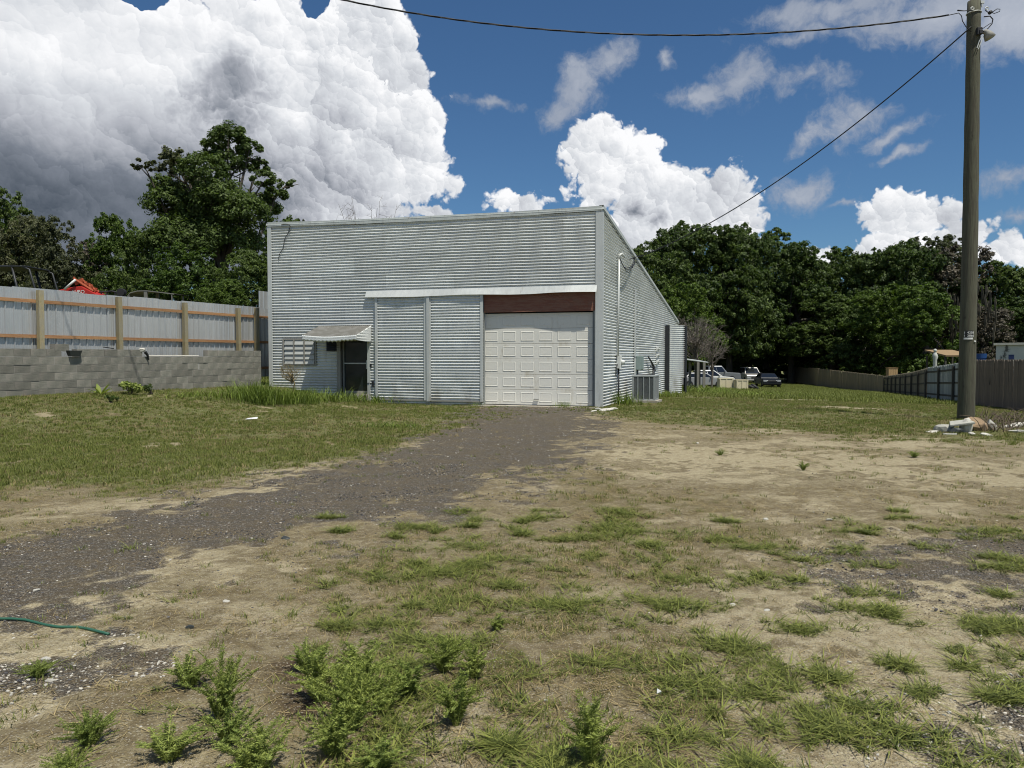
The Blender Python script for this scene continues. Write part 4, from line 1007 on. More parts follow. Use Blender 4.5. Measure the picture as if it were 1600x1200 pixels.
# hardware at the top
def ptp(px, py, dy=0.): p = at(px, py, PY); return Vector((p.x, PY + dy, p.z))
zb_ = ptp(1520, 21).z; m = M()
m.tube([Vector((cx_top + (r1 + .016) * math.cos(a_ * math.pi / 8), PY + (r1 + .016) * math.sin(a_ * math.pi / 8), zb_)) for a_ in range(17)], .012, 5); m.build('steel_band', m_trim, PO)
m = M(); m.tube([ptp(1490, 21, -.16), ptp(1500, 22, -.17), ptp(1512, 21, -.17)], [.02, .012, .012], 5); m.tube([ptp(1534, 20, -.14), ptp(1539, 24, -.14), ptp(1545, 23, -.14)], .012, 5)
m.tube([ptp(1545, 23, -.14), ptp(1552, 18, -.14), ptp(1557, 18.5, -.14), ptp(1556, 22, -.14), ptp(1548, 25, -.14), ptp(1545, 24, -.14)], .010, 5)
m.ring(ptp(1541.5, 23.5, -.14), (0, 1, 0), .045, .06, 10); m.build('guy_hardware', m_black, PO, smooth=True)
m = M()
for (cx_, cy_) in ((1513.5, 17.5), (1536, 17.5)): m.tube([ptp(cx_ + 2.6 * math.cos(k_ * .7), cy_ + 2 * math.sin(k_ * .7), -.15) for k_ in range(10)], .012, 5)
m.build('eye_bolt', m_trim, PO)
m = M(); m.tube([ptp(1532, 30, -.13), ptp(1540, 30, -.17), ptp(1544.5, 35, -.17), ptp(1543, 42, -.17), ptp(1537, 49, -.17), ptp(1530, 54, -.2), ptp(1522, 56, -.22)], .014, 6)
m.tube([ptp(1541, 41, -.17), ptp(1532, 47, -.19), ptp(1525, 52, -.2)], .010, 6); m.build('drip_loop', m_black, PO, smooth=True)
m = M(); q = ptp(1522.5, 54, -.19); m.box(q, (.12, .08, .18)); m.box(q + Vector((.02, -.02, -.03)), (.08, .08, .1)); m.build('connector', m_black, PO, bevel=.01)
m = M(); a_, b2 = ptp(1531, 56, -.14), ptp(1538, 64, -.22); m.tube([ptp(1527, 55, -.14), ptp(1532, 54, -.17), ptp(1536, 58, -.18), ptp(1539, 65, -.2)], [.03, .06, .10, .13], 12)
m.build('grey_cap', m_frame, PO, smooth=True)
m = M(); m.tube([ptp(1528, 60, -.19), ptp(1523, 68, -.19), ptp(1519, 80, -.19)], .012, 5); m.tube([ptp(1530, 61, -.18), ptp(1525, 72, -.19), ptp(1521, 82, -.19)], .010, 5); m.build('guy_strands', m_trim, PO)
m = M(); q = ptp(1530, 7, -.12); m.box(q, (.09, .04, .06)); m.box(q + Vector((0, 0, -.07)), (.02, .03, .1)); m.build('staple', m_trim, PO)
# service drop to the building
def sag(a, b2, s_, n=48): return [a.lerp(b2, i / n) - Vector((0, 0, 4 * s_ * (i / n) * (1 - i / n))) for i in range(n + 1)]
wa_ = ptp(1513, 45, -.12); aw, zw = sa(1000, 401, .1); wb = SW(aw, zw, .1)
m = M(); m.tube(sag(wa_, wb, .62), .016, 6)
p1_, p2_ = [], []
tag(m.build('service_wire', m_black, smooth=True), 'black wire sloping down from the pole top to the shed side wall', 'wire')
# twisted line leaving to the left
ends = [ptp(1512, 54, -.15), ptp(1503, 46, -.16), ptp(1497, 38, -.18), ptp(1495.5, 30, -.18), ptp(1491, 25.5, -.18), ptp(1482, 23.5, -.18)]
wc = ends[-1]; far = at(-900, -560, 16.)
def along(i, n): return wc.lerp(far, i / n)
# fit: passes px (1000,54) and (540,0)
path = []
n = 160
Yl = lambda px: PY - .18 - (1482 - px) / 2400 * 2.0
curve_px = [(1482, 23.5), (1400, 36), (1300, 45), (1200, 51), (1100, 54), (1000, 54.5), (900, 50), (800, 42), (700, 29.5), (600, 12), (540, 0), (400, -33), (200, -95), (0, -175), (-300, -330)]
xs_, ys_ = [c_[0] for c_ in curve_px][::-1], [c_[1] for c_ in curve_px][::-1]
cf = np.polyfit(np.array(xs_) / 1000., ys_, 4)
path = []
for i in range(n + 1):
    px = 1482 - (1782) * i / n; path.append(at(px, float(np.polyval(cf, px / 1000.)) + (23.5 - float(np.polyval(cf, 1.482))) * math.exp(-i / 8), Yl(px)))
m = M()
for ph in (0, 2.09, 4.19):
    q = [p + Vector((0, .012 * math.cos(i * .62 + ph), .012 * math.sin(i * .62 + ph))) for i, p in enumerate(path)]
    m.tube((ends[:-1] if ph == 0 else []) + q, .0105, 5)
tag(m.build('twisted_cable', m_black, smooth=True), 'thick twisted overhead cable sagging across the top of the sky', 'cable')

# ------------------------------------------------------------------ rubble and brush at the pole foot
m_slab = mat('grey_slab', (.40, .39, .34), .9, 0, .2, 5, .5)
m_obrick = mat('orange_stone', (.31, .215, .13), .9, 0, .3, 6, .6)
p = gpt(1502, 676); m = M(); rzs = .15
m.slab([(p.x - .30, p.y - .10, p.z + .17), (p.x + .16, p.y - .20, p.z + .24), (p.x + .24, p.y + .16, p.z + .27), (p.x - .12, p.y + .22, p.z + .22)], (0.02, -.12, 1), .045)
o = m.build('stone_slab', m_slab, bevel=.01); tag(o, 'flat grey slab propped at the front of the rubble by the pole', 'stone')
for args in ((1509, 676, .17, m_whiterock, 'upright pale stone holding up the grey slab', .8, .7, 1.3), (1524, 673, .26, m_obrick, 'big orange brown stone beside the grey slab', 1.1, .8, .9), (1476, 675, .22, m_slab, 'low grey stone leftmost in the rubble by the pole', 1.1, .8, .6),
             (1549, 672, .16, m_slab, 'pointed grey stone on the right of the rubble', .8, .7, 1.1), (1534, 671, .12, m_whiterock, 'small pale stone behind the orange brown stone', 1, .8, .8), (1541, 681, .09, m_whiterock, 'small white stone in front of the pointed grey stone', 1.4, 1, .5),
             (1458, 676, .09, m_whiterock, 'thin white chip left of the rubble pile', 1.8, 1, .4), (1493, 677, .12, m_tub, 'dark stone under the grey slab', 1.3, .9, .8), (1580, 668, .20, m_whiterock, 'pale flat stone at the far right of the brush', 1.6, 1, .35), (1594, 676, .13, m_whiterock, 'small pale stone at the right edge in the brush', 1.8, 1, .4), (1518, 680, .07, m_whiterock, 'little white stone below the orange brown stone', 1.2, 1, .6)):
    px, py, s_, mt, lb, sx, sy, sz = args; rock('stone', px, py, s_, mt, lb, 'stone', 'rubble stones around the pole foot', sx=sx, sy=sy, sz=sz, lift=.45)
m = M(); p = gpt(1484, 682); m.box((p.x, p.y, p.z + .05), (.27, .03, .025), ry=.02); tag(m.build('stick', m_whiterock), 'thin pale stick lying in front of the rubble', 'stick')

# ------------------------------------------------------------------ wooden fences on the right
m_fw = mat('weathered_boards', (.19, .145, .11), .9, 0, .3, 3, .4, grain=(1, 1, .3), objvar=.16, col2=(.115, .095, .08), stain=((.05, .045, .04), .6, .75, 3))
m_fg = mat('grey_boards', (.30, .32, .31), .9, 0, .2, 3, .3, grain=(1, 1, .3), objvar=.15, stain=((.10, .10, .10), .58, .75, 3))
m_fd = mat('dark_boards', (.19, .165, .12), .9, 0, .25, 3, .3, grain=(1, 1, .3), objvar=.18)
m_rail = mat('dark_rail', (.070, .064, .052), .9, 0, .3, 4, .3)
m_ftan = mat('tan_boards', (.25, .205, .145), .9, 0, .25, 2, .3, grain=(1, 1, .3), objvar=.12)
def board_mesh(w, h, mt, dog=True):
    m = M(); c_ = .035 if dog else .001; pts = [(-w / 2, 0, 0), (w / 2, 0, 0), (w / 2, 0, h - c_), (w / 2 - c_, 0, h), (-w / 2 + c_, 0, h), (-w / 2, 0, h - c_)]
    m.slab(pts, (0, -1, 0), .018); return m.mesh('board', mt)
def board_fence(th, P0, P1, H0, H1, mt, w=.14, limit=300, rails=True, rail_cam=True, z_shift=0., post_step=2.4, topfn=None, missing=()):
    d = Vector((P1[0] - P0[0], P1[1] - P0[1], 0)); L_ = d.length; d.normalize(); nrm = Vector((d.y, -d.x, 0))
    if nrm.dot(Vector((-P0[0], -P0[1], 0))) < 0: nrm = -nrm      # towards the camera
    rz_ = math.atan2(d.y, d.x); n = int(L_ / (w + .006)); bm2 = board_mesh(w, 1., mt); joined = M() if limit == 0 else None
    for i in range(n):
        t_ = (i + .5) / n
        if any(a < t_ < b2 for a, b2 in missing): continue
        x, y = P0[0] + d.x * L_ * t_, P0[1] + d.y * L_ * t_; zb = gz(x, y) + z_shift; h = H0 + (H1 - H0) * t_ + random.uniform(-.012, .012)
        if topfn: h = topfn(t_) - zb
        off = nrm * (-.03 if rail_cam else .03)
        p = Vector((x, y, zb - .05)) + off
        if joined is None:
            link('board', bm2, th, loc=p - Vector(th.location), rot=(random.uniform(-.006, .006), random.uniform(-.008, .008), rz_), scale=(1, 1, h + .05))
        else: joined.box((x + off.x, y + off.y, zb + h / 2), (w, .02, h), rz=rz_)
    if joined is not None: tag(joined.build('boards', mt, th), kind='stuff')
    if rails:
        ns = max(1, int(L_ / post_step))
        for i in range(ns + 1):
            t_ = i / ns; x, y = P0[0] + d.x * L_ * t_, P0[1] + d.y * L_ * t_; zb = gz(x, y) + z_shift; h = (H0 + (H1 - H0) * t_) if not topfn else topfn(t_) - zb
            o_ = nrm * (.055 if rail_cam else -.055)
            m = M(); m.box((x + o_.x, y + o_.y, zb + h / 2 - .1), (.11, .09, h - .05), rz=rz_); m.build('post', m_rail, th)
            if i < ns:
                t2 = (i + 1) / ns; x2, y2 = P0[0] + d.x * L_ * t2, P0[1] + d.y * L_ * t2; zb2 = gz(x2, y2) + z_shift; h2 = (H0 + (H1 - H0) * t2) if not topfn else topfn(t2) - zb2
                for fr in (.16, .5, .84):
                    o2 = nrm * (.0 if rail_cam else -.0); m = M(); a = Vector((x, y, zb + h * fr)) + o2; b2_ = Vector((x2, y2, zb2 + h2 * fr)) + o2
                    m.slab([a + Vector((0, 0, -.045)), b2_ + Vector((0, 0, -.045)), b2_ + Vector((0, 0, .045)), a + Vector((0, 0, .045))], nrm, .035); m.build('rail', m_rail, th)
def xy(px, Y): d = ray(px, 556); return (d.x / d.y * Y, Y)
def topline(P0, P1, py0, py1, px0, px1):
    z0 = at(px0, py0, P0[1]).z; z1 = at(px1, py1, P1[1]).z
    return lambda t_: z0 + (z1 - z0) * t_ + random.uniform(-.015, .015)
A0, A1 = xy(1760, 20.0), xy(1519, 31.8)
A0 = (A1[0] - (A1[0] - xy(1600, 26.5)[0]) * 2.0, A1[1] - (A1[1] - 26.5) * 2.0)
f1 = thing('privacy_fence', (A1[0], A1[1], gz(*A1)), 'brown weathered board fence behind the pole, nearest on the right', 'fence')
z0_, z1_ = at(1600, 561.5, 26.5).z, at(1519, 563, 31.8).z
board_fence(f1, A0, A1, 1.8, 1.8, m_fw, rails=True, rail_cam=False, topfn=lambda t_: z0_ + (z1_ - z0_) * (t_ - .5) * 2 * .6 + random.uniform(-.012, .012))
# a loose dark strip hanging in front of one board
p = at(1544, 590, 29.9); m = M(); m.box((p.x - .12, p.y - .35, p.z), (.06, .03, .55), ry=.12); m.build('split_board', m_rail, f1)
B0, B1 = xy(1519, 32.0), xy(1449, 40.4)
f2 = thing('rail_fence', (B0[0], B0[1], gz(*B0)), 'grey board fence with three dark rails facing the lot left of the pole', 'fence')
board_fence(f2, B0, B1, 1.8, 1.8, m_fg, topfn=topline(B0, B1, 564, 574, 1519, 1449))
D0_, D1_ = xy(1448.5, 40.6), xy(1383, 64.)
f3 = thing('rail_fence', (D0_[0], D0_[1], gz(*D0_)), 'dark brown board fence with posts and rails, dipping between the grey and tan stretches', 'fence')
board_fence(f3, D0_, D1_, 1.8, 1.8, m_fd, topfn=lambda t_, a=at(1448, 574, 40.6).z, b=at(1383, 587.5, 64.).z: a + (b - a) * t_ ** .8, post_step=2.9)
H0_, H1_ = xy(1382, 64.3), xy(1278, 81.)
f4 = thing('board_fence', (H0_[0], H0_[1], gz(*H0_)), 'tan board fence farther off running away towards the cars', 'fence')
board_fence(f4, H0_, H1_, 1.8, 1.8, m_ftan, rails=False, topfn=topline(H0_, H1_, 587, 575.5, 1382, 1278))
K1_ = xy(1225, 112.)
f5 = thing('board_fence', (H1_[0], H1_[1], gz(*H1_)), 'shaded far end of the tan board fence behind the parked cars', 'fence')
board_fence(f5, H1_, K1_, 1.8, 1.8, m_ftan, rails=False, limit=0, topfn=topline(H1_, K1_, 575.5, 571.5, 1278, 1225))

# ------------------------------------------------------------------ things beyond the right fence
def gbase(px, Y): x, y = xy(px, Y); return x, y, gz(x, y)
x, y, z = gbase(1580, 52.); zt = at(1556, 534, 52.).z
m_bstain = mat('stained_white_wall', (.50, .50, .46), .9, 0, .15, 2, .2, stain=((.10, .10, .09), .55, .62, 1.2))
WB = thing('white_outbuilding', (x, y, z), 'small white outbuilding with dark stained wall behind the right fence', 'building')
xl = at(1556, 556, 52.).x; ra_ = -math.atan(xl / 52.); cb_ = (xl + 4 * math.cos(ra_) - 3 * math.sin(ra_), 52 + 4 * math.sin(ra_) + 3 * math.cos(ra_)); m = M(); m.box((cb_[0], cb_[1], (z + zt) / 2 - .2), (8, 6, zt - z - .1), rz=ra_); m.build('wall', m_bstain, WB)
m = M(); m.box((cb_[0], cb_[1], zt - .12), (8.3, 6.3, .16), rz=ra_, ry=-.012); m.build('roof', m_slab, WB)
m_bwin = mat('blue_window', (.02, .03, .10), .3, bump=0); xw = at(1574.5, 558, 52.).x
kw_ = (xw - xl) / math.cos(ra_) * .9; m = M(); m.box((xl + kw_ * math.cos(ra_), 52 + kw_ * math.sin(ra_), at(0, 558, 52.).z), (.32, .08, .34), rz=ra_); m.build('window', m_bwin, WB)
x, y, z = gbase(1533, 56.); m_bin = mat('blue_plastic', (.02, .07, .22), .5, bump=0)
zt = at(1533, 552.5, 56.).z; BN = thing('blue_barrel', (x, y, z), 'blue barrel standing beyond the fence just right of the pole', 'barrel')
m = M(); m.ring((x, y, (z + zt) / 2), (0, 0, 1), .38, zt - z, 20); m.build('drum', m_bin, BN); m = M()
for k_ in (.3, .6, .9): m.ring((x, y, z + (zt - z) * k_), (0, 0, 1), .40, .05, 20)
m.build('hoops', m_bin, BN)
x, y, z = gbase(1478, 60.); m_tanroof = mat('tan_roof', (.28, .19, .10), .8, 0, .2, 2, .2); zt = at(1478, 554, 60.).z
SH = thing('tan_roofed_shelter', (x, y, z), 'open shelter with a tan roof beyond the grey board fence', 'shelter')
m = M(); m.slab([(x - .9, y - 1.5, zt - .05), (x + 1.4, y - 1.5, zt - .05), (x + 1.4, y + 1.5, zt + .4), (x - .9, y + 1.5, zt + .4)], (0, -.15, 1), .12); m.build('roof', m_tanroof, SH)
for dx_ in (-.8, 1.3):
    for dy_ in (-1.3, 1.3): m = M(); m.box((x + dx_, y + dy_, (z + zt) / 2 - .05), (.12, .12, zt - z - .1)); m.build('post', m_rail, SH)
# crate-like stump on the fence
p = at(1398, 580.5, 64); CRT = thing('wooden_crate', (p.x, p.y + .5, gz(p.x, p.y)), 'square tan wooden crate showing over the dark fence', 'crate')
zb = gz(p.x, p.y); zt = at(1398, 575.5, 64).z; m_tanw = mat('tan_wood', (.36, .24, .12), .8, 0, .3, 3, .3)
for i in range(4):
    xx = p.x - .3 + i * .2; m = M(); m.box((xx, p.y + .5, (zb + zt) / 2), (.185, .5, zt - zb)); m.build('plank', m_tanw, CRT)
m = M(); m.box((p.x, p.y + .5, zt + .02), (.84, .56, .05)); m.build('lid', m_tanw, CRT)
# white statue-like post with vines
p = at(1461, 560, 50.); zb = gz(p.x, p.y); zt = at(1461, 545, 50.).z; ST = thing('white_garden_ornament', (p.x, p.y, zb), 'slim white garden ornament rising behind the grey board fence', 'ornament')
m = M(); m.tube([(p.x, p.y, zb), (p.x, p.y, zb + .9), (p.x, p.y, zt - .75), (p.x + .02, p.y, zt - .55), (p.x - .02, p.y, zt - .38), (p.x, p.y, zt - .24), (p.x, p.y, zt - .2)], [.16, .13, .12, .17, .15, .07, .05], 12); m.build('body', m_bstain, ST, smooth=True)
m = M(); m.tube([(p.x, p.y, zt - .22), (p.x, p.y, zt - .17), (p.x, p.y, zt - .08), (p.x, p.y, zt)], [.05, .11, .11, .04], 10); m.build('head', m_bstain, ST, smooth=True)

# ------------------------------------------------------------------ parked cars
def paint(name, col, metal=.3): return mat(name, col, .32, metal, .06, 2, 0, spec=.6)
m_cg, t, b = newmat('car_glass'); b.inputs['Base Color'].default_value = (.01, .012, .015, 1); b.inputs['Roughness'].default_value = .06; b.inputs['Specular IOR Level'].default_value = .7
m_chrome = mat('chrome', (.6, .6, .6), .2, .9, .05, 3, 0)
m_lamp = mat('headlamp', (.55, .57, .6), .15, .3, .05, 3, 0)
def car(name, cat, label, px, Y, rz, mt, Lg, Wd, prof, glass, roofz, wheels, wr=.34, bed=None, dz=0., front=True, two=None):
    """prof: side outline (x from front, z) of the lower body; glass: greenhouse outline (x0,x1 bottom; x0,x1 top)"""
    x, y, z = gbase(px, Y); T = thing(name, (x, y, z + dz), label, cat, rz=rz)
    def loft(outline, wb, wt, zb, zt, nm, mt_, par):
        m = M(); vs = []
        for s_ in (-1, 1):
            for (lx, lz) in outline:
                k_ = (lz - zb) / (zt - zb); w_ = wb + (wt - wb) * k_; vs.append((lx, s_ * w_ / 2, lz))
        n_ = len(outline); fs = [tuple(range(n_)), tuple(range(2 * n_ - 1, n_ - 1, -1))] + [(i, i + n_, (i + 1) % n_ + n_, (i + 1) % n_) for i in range(n_)]
        m.add(vs, fs); return m.build(nm, mt_, par, local=True, bevel=.05 if mt_ is mt else 0)
    body = loft(prof, Wd, Wd * .97, .2, 1.1, 'body', mt, T)
    g = glass; zb = g['z0']; zt = roofz
    cab = loft([(g['b0'], zb), (g['b1'], zb), (g['t1'], zt), (g['t0'], zt)], Wd * .95, Wd * .72, zb, zt, 'cabin', mt, T)
    # glass panes slightly proud of the cabin
    def pane(nm, q): m = M(); m.add(q, [(0, 1, 2, 3)]); o = m.build(nm, m_cg, T, local=True); s_ = o.modifiers.new('t', 'SOLIDIFY'); s_.thickness = .012; s_.offset = 0; return o
    def wz(z_): return (Wd * .95 + (Wd * .72 - Wd * .95) * (z_ - zb) / (zt - zb)) / 2
    za, zc = zb + .04, zt - .09
    def lx(e, z_): b_, t_ = (g['b0'], g['t0']) if e == 0 else (g['b1'], g['t1']); return b_ + (t_ - b_) * (z_ - zb) / (zt - zb)
    e = .012
    pane('windscreen', [(lx(0, za) - e, -wz(za) + .08, za), (lx(0, za) - e, wz(za) - .08, za), (lx(0, zc) - e, wz(zc) - .08, zc), (lx(0, zc) - e, -wz(zc) + .08, zc)])
    pane('rear_window', [(lx(1, za) + e, wz(za) - .08, za), (lx(1, za) + e, -wz(za) + .08, za), (lx(1, zc) + e, -wz(zc) + .08, zc), (lx(1, zc) + e, wz(zc) - .08, zc)])
    for s_ in (-1, 1):
        nwin = g.get('n', 2)
        for i in range(nwin):
            f0, f1_ = i / nwin + .02, (i + 1) / nwin - .02
            def X_(f, z_): a_, b_ = lx(0, z_) + .12, lx(1, z_) - .12; return a_ + (b_ - a_) * f
            pane('side_window', [(X_(f0, za), s_ * (wz(za) + e), za), (X_(f1_, za), s_ * (wz(za) + e), za), (X_(f1_, zc), s_ * (wz(zc) + e), zc), (X_(f0, zc), s_ * (wz(zc) + e), zc)])
    for xw in wheels:
        for s_ in (-1, 1):
            m = M(); m.ring((xw, s_ * (Wd / 2 - .09), wr), (0, 1, 0), wr, .22, 20); w_ = m.build('wheel', m_black, T, local=True); m = M(); m.ring((xw, s_ * (Wd / 2 - .08), wr), (0, 1, 0), wr * .6, .23, 14); m.build('rim', m_chrome, w_, local=True)
    fz = prof[0][1]
    for s_ in (-1, 1):
        m = M(); m.box((.03, s_ * (Wd / 2 - .26), .70), (.10, .34, .15)); m.build('headlight', m_lamp, T, local=True)
        m = M(); m.box((Lg - .02, s_ * (Wd / 2 - .14), .80), (.08, .16, .25)); m.build('tail_light', m_red, T, local=True)
        m = M(); m.box((g['b0'] + .35, s_ * (Wd / 2 + .06), zb + .06), (.1, .16, .12)); m.build('mirror', mt, T, local=True)
    m = M(); m.box((.0, 0, .68), (.06, Wd * .42, .14)); m.build('grille', m_black, T, local=True)
    m = M(); m.box((-.03, 0, .43), (.16, Wd * .96, .16)); m.build('bumper', m_chrome if two else mt, T, local=True, bevel=.03)
    m = M(); m.box((Lg + .03, 0, .45), (.14, Wd * .96, .18)); m.build('bumper', m_chrome if two else mt, T, local=True, bevel=.03)
    if bed:
        m = M(); x0b, x1b, zb2 = bed; m.box(((x0b + x1b) / 2, 0, zb2 + .003), (x1b - x0b - .12, Wd - .22, .01)); m.build('bed_floor', m_dark, T, local=True)
    return T
sedan = [(.0, .28), (.0, .72), (.12, .82), (1.25, .93), (3.85, .98), (4.55, .92), (4.6, .3)]
car('dark_sedan', 'car', 'black sedan facing the lot, rightmost of the parked vehicles', 1207, 71., math.radians(82), paint('black_paint_car', (.012, .013, .016)), 4.6, 1.78, sedan, dict(b0=1.25, b1=4.1, t0=1.95, t1=3.5, z0=.93), 1.38, (.85, 3.7), dz=.0)
suv = [(.0, .35), (.0, .95), (.12, 1.05), (1.2, 1.15), (4.6, 1.18), (4.7, .4)]
car('silver_suv', 'suv', 'tall silver vehicle seen head on beside the black sedan', 1180, 85., math.radians(86), paint('silver_paint', (.36, .35, .33)), 4.7, 1.9, suv, dict(b0=1.1, b1=4.55, t0=1.75, t1=4.3, z0=1.12), 1.86, (.95, 3.75), .38, dz=.0)
truck = [(.0, .40), (.0, 1.02), (.15, 1.12), (1.5, 1.18), (5.3, 1.18), (5.35, .5)]
m_trk = paint('grey_truck_paint', (.20, .21, .22))
car('grey_pickup', 'pickup truck', 'dark grey pickup truck behind the white car, facing right', 1153, 80., math.radians(184), m_trk, 5.4, 1.9, truck, dict(b0=1.45, b1=3.6, t0=2.0, t1=3.45, z0=1.15), 1.88, (1.0, 4.2), .40, bed=(3.7, 5.3, 1.19), two=True, dz=.15)
car('white_car', 'car', 'white car parked in front of the grey pickup truck', 1143, 72., math.radians(186), paint('white_car_paint', (.62, .62, .60), 0), 4.4, 1.76, sedan[:5] + [(4.3, .95), (4.4, .3)], dict(b0=1.2, b1=4.0, t0=2.0, t1=3.5, z0=.95), 1.52, (.85, 3.5), dz=.1)
car('silver_coupe', 'car', 'silver car nearest the lean-to, its hood behind the cream boxes', 1133, 64., math.radians(186), paint('silver_grey_paint', (.33, .33, .33)), 4.4, 1.74, sedan[:5] + [(4.3, .95), (4.4, .3)], dict(b0=1.25, b1=3.9, t0=1.95, t1=3.3, z0=.95), 1.36, (.85, 3.5), dz=.0)
# cream boxes
m_cream = mat('cream_panel', (.62, .55, .38), .85, 0, .12, 3, .1, stain=((.30, .22, .12), .62, .75, 5))
def cream(px0, px1, py0, py1, Y, label):
    a_, b2 = at(px0, py0, Y), at(px1, py0, Y); z = gz(a_.x, Y); zt = a_.z
    T = thing('cream_crate', ((a_.x + b2.x) / 2, Y, z), label, 'crate'); w_ = b2.x - a_.x
    m = M(); m.box(((a_.x + b2.x) / 2, Y + .35, (z + zt) / 2), (w_, .7, zt - z)); m.build('crate_body', m_cream, T, bevel=.01)
    m = M(); m.box(((a_.x + b2.x) / 2, Y + .35, zt + .02), (w_ + .05, .76, .05)); m.build('lid', m_cream, T)
    for k_ in (0, .5, 1): m = M(); m.box((a_.x + w_ * (.05 + .9 * k_), Y - .015, (z + zt) / 2), (.09, .03, zt - z - .03)); m.build('batten', m_cream, T)
cream(1124.5, 1146, 592, 605, 57., 'long cream crate on the left, beside the silver car')
cream(1151, 1169, 594.5, 606, 56., 'shorter cream crate on the right, beside the tyres')
m = M(); x, y, z = gbase(1148.5, 57.); zt = at(1148, 594, 57.).z; m.box((x, y, (z + zt) / 2), (.26, .3, zt - z)); tag(m.build('grey_block_stack', m_slab, bevel=.01), 'narrow grey block between the two cream crates', 'block')
for i, (px, lb) in enumerate(((1174, 'tyre lying flat right of the cream crates'), (1180, 'tyre leaning at the far right of the cream crates'))):
    x, y, z = gbase(px, 57.); m = M(); vs = []; nU, nV = 18, 8; lean = .35 + .3 * i
    for u_ in range(nU):
        for v_ in range(nV):
            a_, b_ = 2 * math.pi * u_ / nU, 2 * math.pi * v_ / nV; r = .28 + .10 * math.cos(b_); q = Vector((r * math.cos(a_), r * math.sin(a_), .11 * math.sin(b_)))
            from mathutils import Matrix
            q = Matrix.Rotation(lean, 3, 'Y') @ q; vs.append((x + q.x, y + q.y, z + .22 + q.z))
    m.add(vs, [(u_ * nV + v_, ((u_ + 1) % nU) * nV + v_, ((u_ + 1) % nU) * nV + (v_ + 1) % nV, u_ * nV + (v_ + 1) % nV) for u_ in range(nU) for v_ in range(nV)])
    tag(m.build('tyre', m_black, smooth=True), lb, 'tyre', 'old tyres by the crates')
# lean-to shelter beside the building
Ys = 50.; a_, b2 = at(1073, 561, Ys), at(1107, 565.5, Ys); z = gz(b2.x, Ys)
LT = thing('lean_to', (a_.x, Ys, z), 'small open lean-to with a thin pale roof behind the metal shed', 'shelter')
m = M(); m.slab([a_, b2, b2 + Vector((0, 2.5, .1)), a_ + Vector((0, 2.5, .1))], (.1, -.05, 1), .06); m.build('roof', m_trim, LT)
m_greywood = mat('grey_wood', (.20, .19, .165), .9, 0, .25, 4, .3)
for px in (1091, 1100.5):
    p = at(px, 566, Ys)
    for dy_ in (.05, 2.3): m = M(); m.box((p.x, Ys + dy_, (z - .2 + p.z) / 2), (.16, .14, p.z - z + .2)); m.build('post', m_greywood, LT)
m = M(); p = at(1096, 566, Ys); m.box((p.x, Ys + 1., (z + p.z) / 2), (.1, 1.2, p.z - z - .2)); m.build('side_board', m_rail, LT)

# ------------------------------------------------------------------ trees
m_leaf = foliage('oak_leaves', (.036, .064, .016), (.105, .145, .038))
m_leaf2 = foliage('bright_leaves', (.042, .080, .014), (.115, .165, .032))
m_leaf3 = foliage('dull_leaves', (.042, .055, .026), (.11, .115, .055))
m_leaf4 = foliage('mossy_brown_leaves', (.050, .045, .032), (.125, .105, .075), trans=.1)
m_bark = mat('bark', (.085, .072, .058), .95, 0, .3, 4, .6, grain=(1, 1, .3))
m_twig = mat('bare_twigs', (.17, .145, .125), .9, 0, .2, 5, 0)
def leaves(centres, radii, n, leaf, seed, flat=.75, shell=.55, clump=.17, gap=0.):
    """leaf faces gathered into clumps spread over lobes; numpy arrays of verts and quads"""
    r = np.random.default_rng(seed); centres = np.array(centres, float); radii = np.array(radii, float)
    w = radii ** 2; w /= w.sum(); nc = max(20, n // 48)
    li = r.choice(len(radii), nc, p=w); d = r.normal(size=(nc, 3)); d[:, 2] = np.abs(d[:, 2]) * 1.0 - .30 * r.random(nc); d /= np.linalg.norm(d, axis=1)[:, None]
    rad = shell + (1 - shell) * r.random(nc) ** .5
    if gap: rad *= 1 + gap * r.random(nc)
    cc = centres[li] + d * (radii[li] * rad)[:, None] * np.array([1, 1, flat])
    ci = r.integers(0, nc, n); off = r.normal(size=(n, 3)); off /= np.linalg.norm(off, axis=1)[:, None] + 1e-9; off *= (r.random(n) ** .45)[:, None]
    cr = (clump * radii[li] * r.uniform(.6, 1.5, nc))[ci]
    p = cc[ci] + off * cr[:, None] * np.array([1, 1, .7])
    nrm = off * .6 + d[ci] * .5 + r.normal(size=(n, 3)) * .55 + np.array([0, 0, .45]); nrm /= np.linalg.norm(nrm, axis=1)[:, None]
    a = np.cross(nrm, r.normal(size=(n, 3))); a /= np.linalg.norm(a, axis=1)[:, None]; b = np.cross(nrm, a)
    s = leaf * r.uniform(.6, 1.35, n)[:, None]
    V = np.stack([p + a * s * .6, p + b * s * .32 + nrm * s * .08, p - a * s * .6, p - b * s * .32 + nrm * s * .08], 1).reshape(-1, 3)
    return V, np.arange(n * 4).reshape(n, 4)
